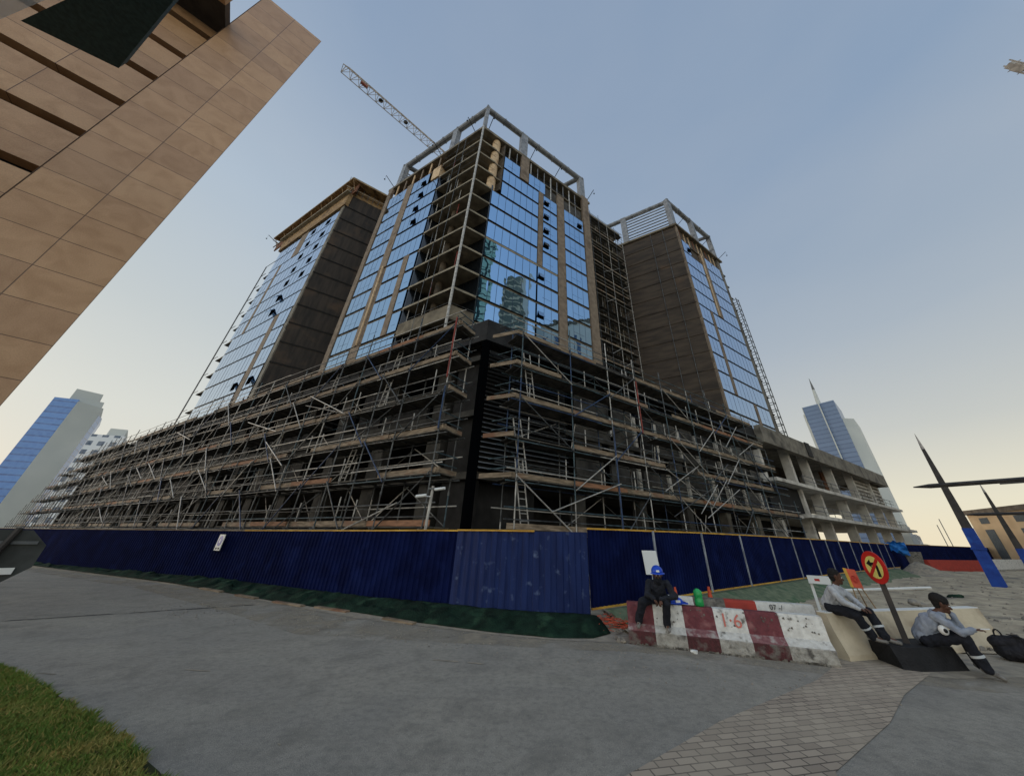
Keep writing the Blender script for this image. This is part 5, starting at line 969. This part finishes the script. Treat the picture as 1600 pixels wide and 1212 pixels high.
# ================================================================= distant buildings
def tower(name, label, az0, az1, D, z1, m, depth=20, D1=None, cat='building'):
    T = thing(name, label, cat, P(az0, D)); return T
MT['fac_blue'] = lerpmat_brick('blue_curtain_wall', (92, 114, 146), (80, 102, 134), (60, 82, 114), 400, 2.6, 0, .3, 0, .25, noisec=(100, 120, 150), nmix=.3, swap=True, spec=.6)
MT['pale'] = mat('pale_tower_cladding', (196, 198, 192), (180, 184, 180), scale=.05)
MT['palewin'] = lerpmat_brick('white_flats_facade', (70, 86, 106), (60, 76, 98), (205, 208, 210), 3.6, 3.3, 0, .85, 0, .6, noisec=(200, 204, 208), nmix=.25, swap=True)
MT['warm'] = mat('warm_tan_cladding', (226, 192, 150), (208, 174, 134), scale=.4)
def poly(T, name, az_ds, z0, z1, m): b = MB(); b.prism([(p.x, p.y) for p in [P(a, d) for a, d in az_ds]], z0, z1, m); return b.build(name, T)
FRT = thing('skyscraper', 'distant blue glass skyscraper with pale wings and a blade-like spire on the right', 'skyscraper', P(45, 260))
poly(FRT, 'pale_wing', [(42.75, 262), (44.2, 258), (44.6, 285), (43.2, 290)], 0, 2.1+262*.298, 'pale')
poly(FRT, 'glass_shaft', [(43.0, 259), (46.5, 256), (46.8, 282), (43.4, 286)], 0, 2.1+258*.318, 'fac_blue')
poly(FRT, 'pale_wing', [(46.3, 259), (47.6, 266), (47.8, 290), (46.2, 290)], 0, 2.1+262*.272, 'pale')
b = MB(); b.tube(P(44.85, 262, 78), P(44.9, 262, 88), 1.25, 'pale', 8, r2=1.1); b.tube(P(44.9, 262, 88), P(44.97, 262, 96.5), 1.1, 'pale', 8, r2=.65); b.tube(P(44.97, 262, 95.5), P(45.0, 262, 104), .75, 'signgrey', 8, r2=.06); b.build('spire', FRT)
b = MB(); b.tube(P(44.85, 256.3, 0), P(44.85, 256.0, 84), .35, 'pale', 6); b.build('edge_fin', FRT)
b = MB()
for i in range(8): b.tube(P(42.98, 260, 78+i*.9-3), P(43.2, 260, 78+i*.9-3), .2, 'pale', 4)
b.tube(P(42.95, 260, 74), P(42.98, 260, 84.5), .3, 'pale', 4); b.build('roof_frame', FRT)
MT['fac_vivid'] = lerpmat_brick('vivid_blue_curtain_wall', (70, 122, 186), (60, 108, 170), (44, 82, 138), 400, 2.6, 0, .3, 0, .25, noisec=(96, 142, 196), nmix=.4, swap=True, spec=.6)
FLT = thing('skyscraper', 'distant blue and grey skyscraper at the far left', 'skyscraper', P(-57, 240))
poly(FLT, 'glass_shaft', [(-58.75, 245), (-57.3, 240), (-56.5, 270), (-58.4, 275)], 0, 2.1+242*.212, 'fac_vivid')
poly(FLT, 'pale_shaft', [(-57.3, 239), (-55.5, 243), (-55.2, 270), (-57.2, 268)], 0, 2.1+242*.208, 'pale')
poly(FLT, 'glass_side', [(-55.5, 244), (-55.15, 252), (-55.0, 270), (-55.6, 268)], 0, 2.1+242*.196, 'fac_vivid')
poly(FLT, 'roof_plant', [(-57.9, 243), (-56.1, 243), (-56.0, 262), (-57.9, 262)], 50, 2.1+243*.232, 'pale'); poly(FLT, 'roof_plant', [(-56.2, 243), (-55.7, 243), (-55.6, 262), (-56.0, 262)], 50, 2.1+243*.218, 'pale')
WF = thing('apartment_block', 'white apartment block with rows of windows behind the far left skyscraper', 'building', P(-53.8, 200))
poly(WF, 'wall', [(-55.1, 205), (-52.9, 198), (-52.2, 225), (-54.6, 230)], 0, 2.1+200*.163, 'palewin'); poly(WF, 'roof_plant', [(-54.2, 204), (-53.0, 201), (-52.7, 220), (-54, 222)], 30, 2.1+200*.178, 'pale')
WF2 = thing('apartment_block', 'sliver of a pale block just above the left scaffold', 'building', P(-49.6, 180)); poly(WF2, 'wall', [(-50.2, 180), (-48.4, 180), (-48.2, 195), (-50.4, 195)], 0, 2.1+180*.202, 'palewin')
WF3 = thing('apartment_block', 'small hazy block at the extreme left edge of the picture', 'building', P(-60.4, 300)); poly(WF3, 'wall', [(-61.0, 300), (-59.9, 300), (-59.9, 320), (-61, 320)], 0, 2.1+300*.108, 'pale')
MLB = thing('tan_building', 'low tan building with tall dark windows beyond the hoarding at far right', 'building', P(54, 100)); q0 = P(52.35, 110); q1 = P(64, 84); qd = (q1-q0).normalized(); qn = Vector((qd.y, -qd.x, 0)); qn = qn if qn.dot(q0) < 0 else -qn; fq = Fr(q0, qd, qn)
b = MB(); b.hexa([fq(0, -20, 0)+qd*12, fq(60, -20, 0), fq(60, 0, 0), fq(0, 0, 0), fq(0, -20, 9.2)+qd*12, fq(60, -20, 9.2), fq(60, 0, 9.2), fq(0, 0, 9.2)], 'warm'); b.build('wall', MLB); b = MB(); b.box(0, 60, -.5, .35, 8.7, 9.5, 'brown', fq); b.build('cornice', MLB)
for i in range(8):
    s = 2.4+i*7.2; b = MB(); b.box(s, s+1.9, -.1, .06, .5, 6.0, 'signgrey', fq); b.build('window', MLB); b = MB(); b.box(s, s+1.9, -.1, .06, 7.0, 8.0, 'signgrey', fq); b.build('window', MLB); b = MB(); b.box(s+4.1, s+4.4, -.1, .05, .8, 6.0, 'darkpole', fq); b.build('window', MLB)
PBK = thing('stepped_block', 'pale stepped concrete block past the end of the grey wing', 'building', P(49, 96))
for i, (a, z) in enumerate([(47.3, 6.6), (47.75, 5.2), (48.2, 3.9)]): poly(PBK, 'wall', [(a-.8, 96+i), (a+.35, 95+i), (a+.6, 110), (a-.5, 112)], 0, z-.3*i, 'palewin' if i == 1 else 'pale')
AN = thing('antenna', 'thin cluster of rooftop antennas on the right horizon', 'antenna', P(50.3, 200)); b = MB()
for a, h in ((50.0, 9), (50.35, 11), (51.6, 8)): b.tube(P(a, 200, 0), P(a, 200, 2.1+h), .12, 'signgrey', 4)
b.build('rod', AN)
# buildings across the street, seen only in the glass
def refl_building(name, label, az, d, w_, dep, h, m, cat='building'):
    Cm = Vector((-29.15, 44.88, 0)); c = Cm+azv(az)*d; T = thing(name, label, cat, c); x = azv(az+90); y = azv(az)
    b = MB(); b.box(-w_/2, w_/2, 0, dep, 0, h, m, lambda s, n, z: c+x*s+y*n+Vector((0, 0, z))); b.build('wall', T); return T, c, x, y
MT['fac_teal'] = lerpmat_brick('teal_facade', (176, 222, 208), (200, 234, 222), (30, 44, 48), 5.2, 3.8, 0, .5, 0, .4, noisec=(50, 96, 92), nmix=.4, swap=True)
MT['fac_dark'] = lerpmat_brick('dark_balcony_facade', (110, 120, 112), (140, 146, 136), (225, 215, 190), 9, 4.0, 0, .55, 0, .5, noisec=(50, 60, 58), nmix=.4, swap=True)
Ta, c_, x_, y_ = refl_building('teal_tower', 'teal glass tower across the street reflected in the middle tower', 127.5, 122, 9.5, 20, 150, 'fac_teal', 'tower')
Tb, c_, x_, y_ = refl_building('balcony_tower', 'dark balcony tower across the street reflected in the middle tower', 119.5, 132, 13, 22, 135, 'fac_dark', 'tower')
b = MB(); b.box(-7.6, -5.2, -.6, .2, 0, 137, 'whitepl', lambda s, n, z: c_+x_*s+y_*n+Vector((0, 0, z))); b.build('light_edge', Tb)
Tc, c_, x_, y_ = refl_building('striped_tower', 'beige tower with wavy blue window stripes reflected in the middle tower', 106.5, 165, 44, 26, 128, 'whitepl', 'tower')
for s in (-15, -3.5, 8, 17):
    b = MB(); b.box(s-2.0, s+2.0, -.5, .1, 8, 118, MT['fac_blue'], lambda q_, n, z: c_+x_*q_+y_*n+Vector((0, 0, z))); b.build('window_strip', Tc)
b = MB(); b.box(-22, 22, -1, 26, 128, 130, 'concrete', lambda q_, n, z: c_+x_*q_+y_*n+Vector((0, 0, z))); b.build('parapet', Tc)
# ================================================================= seated men
def cap_mesh(bm, a, b, r1, r2, k=12, l=6, sx=1.0, ax=None):
    a = Vector(a); b = Vector(b); d = b-a; L = max(d.length, 1e-5); d = d.normalized(); u = (Vector(ax)-d*Vector(ax).dot(d)).normalized() if ax is not None else d.orthogonal().normalized(); v = d.cross(u); rings = []
    for j in range(l+1):
        t = math.pi/2*j/l; rings.append((-math.cos(t)*r1, math.sin(t)*r1, a))
    for j in range(l+1):
        t = math.pi/2*j/l; rings.append((math.sin(t)*r2, math.cos(t)*r2, b))
    vs = []
    for off, r, c in rings:
        r = max(r, r1*.02)
        vs.append([bm.verts.new(c+d*off+(u*math.cos(2*math.pi*i/k)*sx+v*math.sin(2*math.pi*i/k))*r) for i in range(k)])
    for j in range(len(vs)-1):
        for i in range(k): bm.faces.new((vs[j][i], vs[j][(i+1) % k], vs[j+1][(i+1) % k], vs[j+1][i]))
    bm.faces.new(vs[0][::-1]); bm.faces.new(vs[-1])
def blob(name, caps, m, parent, vox=.014, smooth=4, folds=0.0, fs=9.0):
    bm = bmesh.new()
    for c in caps: cap_mesh(bm, *c[:4], **(c[4] if len(c) > 4 else {}))
    me = bpy.data.meshes.new(name); bm.to_mesh(me); bm.free(); o = bpy.data.objects.new(name, me); COL.objects.link(o)
    md = o.modifiers.new('r', 'REMESH'); md.mode = 'VOXEL'; md.voxel_size = vox; s = o.modifiers.new('s', 'SMOOTH'); s.iterations = smooth; s.factor = .5
    dg = bpy.context.evaluated_depsgraph_get(); dg.update(); me2 = bpy.data.meshes.new_from_object(o.evaluated_get(dg)); bpy.data.objects.remove(o)
    if folds:
        nn_ = [v.normal.copy() for v in me2.vertices]
        for v, n in zip(me2.vertices, nn_):
            c = v.co; h = abs(noise.noise(Vector((c.x*fs, c.y*fs, c.z*fs*.6))))*1.6-.4+.4*noise.noise(c*fs*2.3); v.co = c+n*h*folds
    me2.materials.clear(); me2.materials.append(MT[m]); me2.polygons.foreach_set('use_smooth', [True]*len(me2.polygons)); me2.name = name
    o = bpy.data.objects.new(name, me2); COL.objects.link(o); o.parent = parent; o.matrix_parent_inverse = Matrix.Translation(-Vector(parent.location)); return o
def person(label, J, f, hf, shirt, pant, shoe, hat=None, tape=False, scarf=None, grp=None):
    V = Vector; pel = V(J['pelvis']); T = thing('person', label, 'person', (pel.x, pel.y, 0))
    f = V((*f, 0)).normalized(); hf = V(hf).normalized(); right = f.cross(V((0, 0, 1))); hr = hf.cross(V((0, 0, 1))).normalized(); hu = hr.cross(hf).normalized()
    H = V(J['head']); nk = V(J['neck']); ch = V(J['chest']); g = lambda k: V(J[k])
    HS = 1.17
    head = [(H+hu*.035-hf*.012, H+hu*.03-hf*.012, .098, .098, dict(sx=.86, ax=hr)), (H-hu*.02+hf*.015, H-hu*.075+hf*.04, .078, .052, dict(sx=.86, ax=hr)), (nk-V((0, 0, .04)), H-hu*.05-hf*.015, .056, .052)]
    head += [(H-hu*.005+hf*.085, H-hu*.04+hf*.108, .010, .017), (H-hu*.072+hf*.078-hr*.016, H-hu*.072+hf*.078+hr*.016, .013, .013), (H+hu*.02+hf*.082-hr*.04, H+hu*.02+hf*.082+hr*.04, .012, .012), (H-hu*.105+hf*.06, H-hu*.105+hf*.065, .024, .022)]
    for q in (-1, 1): head += [(H+hr*.083*q-hu*.03-hf*.01, H+hr*.088*q+hu*.012-hf*.02, .013, .017), (H-hu*.035+hf*.055+hr*.038*q, H-hu*.04+hf*.055+hr*.038*q, .03, .028)]
    SH = lambda L_: [(H+(Vector(c[0])-H)*HS, H+(Vector(c[1])-H)*HS, c[2]*HS, c[3]*HS)+((c[4],) if len(c) > 4 else ()) for c in L_]
    head = SH(head)
    body = head+[(pel, ch, .13, .13, dict(sx=1.1, ax=right)), (ch, nk, .12, .06), (g('shR'), g('shL'), .05, .05)]
    for q in 'RL':
        body += [(g('sh'+q), g('el'+q), .045, .038), (g('el'+q), g('wr'+q), .038, .027), (g('hip'+q), g('kn'+q), .07, .052), (g('kn'+q), g('an'+q), .05, .036), (g('an'+q), g('toe'+q), .035, .03)]
        hd = V(J['hd'+q]).normalized(); w_ = g('wr'+q); side = hd.cross(V(J.get('pn'+q, (0, 0, 1)))).normalized(); nrm = side.cross(hd).normalized()
        body += [(w_+hd*.02, w_+hd*.075, .030, .036, dict(sx=.45, ax=nrm))]
        for i, (o_, L_) in enumerate(((-.028, .058), (-.0095, .070), (.0095, .066), (.028, .050))):
            p0 = w_+hd*.085+side*o_; p1 = p0+hd*L_*.5-nrm*.008; p2 = p1+hd*L_*.4-nrm*.026; body += [(p0-hd*.02, p1, .0098, .009), (p1, p2, .009, .0078)]
        sg_ = -1 if q == 'R' else 1; p0 = w_+hd*.03-side*.025*sg_; body += [(p0, p0+hd*.035-side*.028*sg_-nrm*.006, .012, .0105), (p0+hd*.035-side*.028*sg_-nrm*.006, p0+hd*.062-side*.030*sg_-nrm*.018, .0105, .009)]
    blob('body', body, 'skin', T, vox=.0075, smooth=2)
    # eyes and hair
    b = MB()
    for q in (-1, 1): b.ball(H+(hf*.081+hr*.033*q-hu*.003)*HS, .0125, 'whitepl', k=10, l=6); b.ball(H+(hf*.0905+hr*.033*q-hu*.003)*HS, .0065, 'ink', k=8, l=5)
    b.build('eyes', T, smooth=True)
    hm = [(H+hu*.058-hf*.026, H+hu*.052-hf*.02, .096, .100, dict(sx=.88, ax=hr)), (H-hf*.055, H-hf*.05-hu*.04, .068, .055, dict(sx=1.15, ax=hr))]
    if hat != 'helmet': blob('hair', SH(hm), 'hair', T, vox=.009, smooth=2, folds=.006, fs=30)
    if hat == 'cap': blob('cap', SH([(H+hu*.07-hf*.04, H+hu*.055-hf*.01, .100, .103, dict(sx=.9, ax=hr)), (H-hf*.11+hu*.04, H-hf*.09+hu*.03, .035, .04)]), 'hair', T, vox=.009, smooth=3)
    if hat == 'helmet':
        b = MB(); c = H+hu*.055*HS; vs = []; k, l = 24, 8
        for j in range(l+1):
            t = math.pi/2*j/l
            for i in range(k):
                a = 2*math.pi*i/k; rr_ = .156*math.cos(t); vs.append(c+hr*(rr_*.9*math.cos(a))+hf*(rr_*1.08*math.sin(a))+hu*(.142*math.sin(t)+.006*(abs(math.cos(a)) < .12 and math.sin(t) > .2)))
        b.add(vs, [(j*k+i, j*k+(i+1) % k, (j+1)*k+(i+1) % k, (j+1)*k+i) for j in range(l) for i in range(k)]+[tuple(range(k-1, -1, -1))], 'helmet')
        pk = []
        for i in range(13): a = math.pi*(.12+.76*i/12); pk.append((a, .156, .205))
        vs = [c+hr*(.9*r0*math.cos(a))+hf*(1.08*r0*math.sin(a))-hu*0 for a, r0, r1 in pk]+[c+hr*(.9*r1*math.cos(a))+hf*(1.1*r1*math.sin(a))-hu*.018 for a, r0, r1 in pk]+[c+hr*(.9*r1*math.cos(a))+hf*(1.1*r1*math.sin(a))-hu*.024 for a, r0, r1 in pk]
        b.add(vs, [(i, i+1, 13+i+1, 13+i) for i in range(12)]+[(13+i, 13+i+1, 26+i+1, 26+i) for i in range(12)], 'helmet'); he = b.build('safety_helmet', T, smooth=True)
        b = MB(); b.hexa([c+hf*.165+hr*x_+hu*z_+hf*y_ for x_, z_, y_ in ((-.038, .022, 0), (.038, .022, 0), (.038, .022, .012), (-.038, .022, .012), (-.034, .052, -.012), (.034, .052, -.012), (.034, .062, .002), (-.034, .062, .002))], 'whitepl'); b.build('helmet_logo', he)
    # clothing follows the body
    sh = [(pel+V((0, 0, .01)), ch, .165, .165, dict(sx=1.12, ax=right)), (ch, nk-V((0, 0, .05)), .155, .085, dict(sx=1.1, ax=right)), (g('shR'), g('shL'), .074, .074), (nk-V((0, 0, .05)), nk-V((0, 0, .015)), .074, .066)]
    for q in 'RL': sh += [(g('sh'+q), g('el'+q), .080, .068), (g('el'+q), g('wr'+q), .066, .048)]
    if scarf: blob('scarf', [(nk-V((0, 0, .03)), nk+V((0, 0, .03))+hf*.02, .095, .09), (H-hu*.10*HS+hf*.03, H-hu*.065*HS+hf*.045, .085, .080)], 'trousers', T, vox=.01, smooth=3, folds=.008, fs=14)
    so_ = blob('shirt', sh, shirt, T, vox=.012, smooth=3, folds=.018, fs=9)
    pa = [(g('hipR'), g('hipL'), .125, .125), (pel, pel+V((0, 0, .03)), .15, .14, dict(sx=1.1, ax=right))]
    for q in 'RL': pa += [(g('hip'+q), g('kn'+q), .112, .094), (g('kn'+q), g('an'+q), .094, .088)]
    po = blob('trousers', pa, pant, T, vox=.012, smooth=3, folds=.020, fs=8)
    for q in 'RL':
        a = g('an'+q); t_ = g('toe'+q); d = (t_-a); d.z *= .3; d = d.normalized()
        blob('shoe', [(a-V((0, 0, .035))-d*.05, a-V((0, 0, .035))+d*.06, .045, .045), (a-V((0, 0, .045))+d*.05, V((t_.x, t_.y, min(t_.z, a.z-.045))), .042, .036, dict(sx=1.15))], shoe, T, vox=.010, smooth=2)
        if tape:
            for u in ((.55, .64),): 
                p0 = g('kn'+q).lerp(g('an'+q), u[0]); p1 = g('kn'+q).lerp(g('an'+q), u[1]); b = MB(); b.tube(p0, p1, .102, 'reflect', 20, r2=.101, cap=False); b.build('reflective_band', po, smooth=True)
    return T, H, hf, hr, hu
M1 = dict(pelvis=(3.24, 9.50, .94), chest=(3.22, 9.36, 1.16), neck=(3.20, 9.27, 1.30), head=(3.19, 9.19, 1.44), shR=(3.02, 9.42, 1.25), shL=(3.42, 9.27, 1.25), elR=(2.90, 9.28, 1.01), elL=(3.50, 9.06, 1.00),
    wrR=(2.99, 9.07, .96), wrL=(3.13, 9.00, .95), hdR=(.45, -.45, -.75), hdL=(-.5, -.3, -.8), hipR=(3.13, 9.54, .90), hipL=(3.38, 9.44, .90), knR=(2.76, 9.26, .86), knL=(3.25, 9.02, .87), anR=(2.68, 9.47, .45), anL=(3.27, 9.22, .44), toeR=(2.62, 9.33, .36), toeL=(3.24, 9.05, .35))
person('seated man in dark clothes and blue helmet at the left end of the striped barrier', M1, (-.2, -1), (-.25, -1, -.12), 'jacket', 'trousers', 'shoe', hat='helmet', scarf=True)
M2 = dict(pelvis=(7.10, 8.93, .94), chest=(7.17, 8.76, 1.19), neck=(7.20, 8.70, 1.36), head=(7.23, 8.65, 1.525), shR=(7.03, 8.66, 1.28), shL=(7.34, 8.84, 1.29), elR=(7.04, 8.46, 1.06), elL=(7.45, 8.62, 1.07),
    wrR=(7.20, 8.32, .97), wrL=(7.38, 8.40, .97), hdR=(.7, -.5, -.25), hdL=(.3, -.8, -.35), hipR=(7.03, 8.86, .90), hipL=(7.24, 8.95, .90), knR=(7.22, 8.46, .82), knL=(7.52, 8.44, .89), anR=(7.40, 8.46, .47), anL=(7.56, 8.34, .49), toeR=(7.53, 8.31, .40), toeL=(7.70, 8.19, .41))
person('man in grey shirt on the beige barrier with his feet on the black plinth', M2, (.5, -.86), (.85, -.45, -.08), 'shirt_grey', 'trousers', 'shoe', tape=True)
M3 = dict(pelvis=(8.34, 8.28, .52), chest=(8.43, 8.10, .80), neck=(8.56, 7.96, 1.00), head=(8.63, 7.90, 1.135), shR=(8.40, 7.93, .93), shL=(8.60, 8.14, .93), elR=(8.52, 7.68, .70), elL=(8.78, 7.88, .73),
    wrR=(8.68, 7.58, .77), wrL=(8.72, 7.88, .97), hdR=(.75, -.6, .15), hdL=(-.1, .0, 1), hipR=(8.28, 8.18, .47), hipL=(8.44, 8.34, .47), knR=(8.60, 7.76, .61), knL=(8.84, 7.96, .61), anR=(8.70, 7.70, .16), anL=(8.92, 7.98, .16), toeR=(8.82, 7.60, .045), toeL=(9.04, 7.88, .045), pnR=(0, 0, 1), pnL=(.7, -.7, 0))
T3m, H3_, hf3, hr3, hu3 = person('man in blue-grey sweatshirt and black cap hunched over a phone', M3, (.72, -.69), (.78, -.60, -.22), 'shirt_blue', 'trousers', 'shoe', hat='cap', tape=True)
b = MB(); c = Vector((8.80, 7.49, .80)); b.box(-.065, .065, -.035, .035, -.004, .005, 'whitepl', lambda x, y, z: c+Vector((.72, -.69, .15)).normalized()*x+Vector((.69, .72, 0))*y+Vector((0, 0, z))); tag(b.build('mobile_phone'), 'white mobile phone in the hand of the hunched man', 'phone')
# helmet held under the arm: black and white patch at his waist
b = MB(); c = Vector((8.40, 7.88, .70)); b.ball(c, .085, 'whitepl', (.8, .9, 1.0), 14, 9); b.ball(c+Vector((-.02, -.055, .0)), .04, 'ink', (.9, .7, 1), 10, 6); tag(b.build('face_guard'), 'white and black object tucked under the hunched man elbow', 'helmet')
# backpack at the right edge
BP = thing('backpack', 'black backpack slumped on the ground at the right edge', 'backpack', (10.7, 8.8, 0))
c = Vector((10.78, 8.86, .0)); ax = Vector((.66, -.75, 0)); bz = Vector((-.55, -.35, 1)).normalized()
blob('bag_body', [(c+ax*-.10+Vector((0, 0, .17)), c+ax*.28+Vector((0, 0, .17)), .17, .17), (c+ax*-.14+Vector((0, 0, .3)), c+ax*.16+Vector((0, 0, .36)), .15, .13), (c+ax*-.1+Vector((-.05, -.05, .15)), c+ax*.2+Vector((-.05, -.05, .2)), .14, .13)], 'bagblack', BP, vox=.014, smooth=4, folds=.02, fs=9)
b = MB(); pv = None
for i in range(13):
    t = i/12; p = c+ax*(-.12+.08*math.cos(t*math.pi))+Vector((-.03, -.03, .42+.14*math.sin(t*math.pi)))+ax*.06*t; 
    if pv: b.tube(pv, p, .016, 'bagblack', 6)
    pv = p
b.build('handle', BP); b = MB(); pv = None
for i in range(15):
    t = i/14; p = c+ax*(.02+.46*t)+Vector((-.08, -.08, .50-.32*t+.10*math.sin(t*math.pi)))
    if pv: b.bar(pv, p, .045, .012, 'bagblack')
    pv = p
b.build('strap', BP)
# far worker sitting beyond the red barrier
b = None
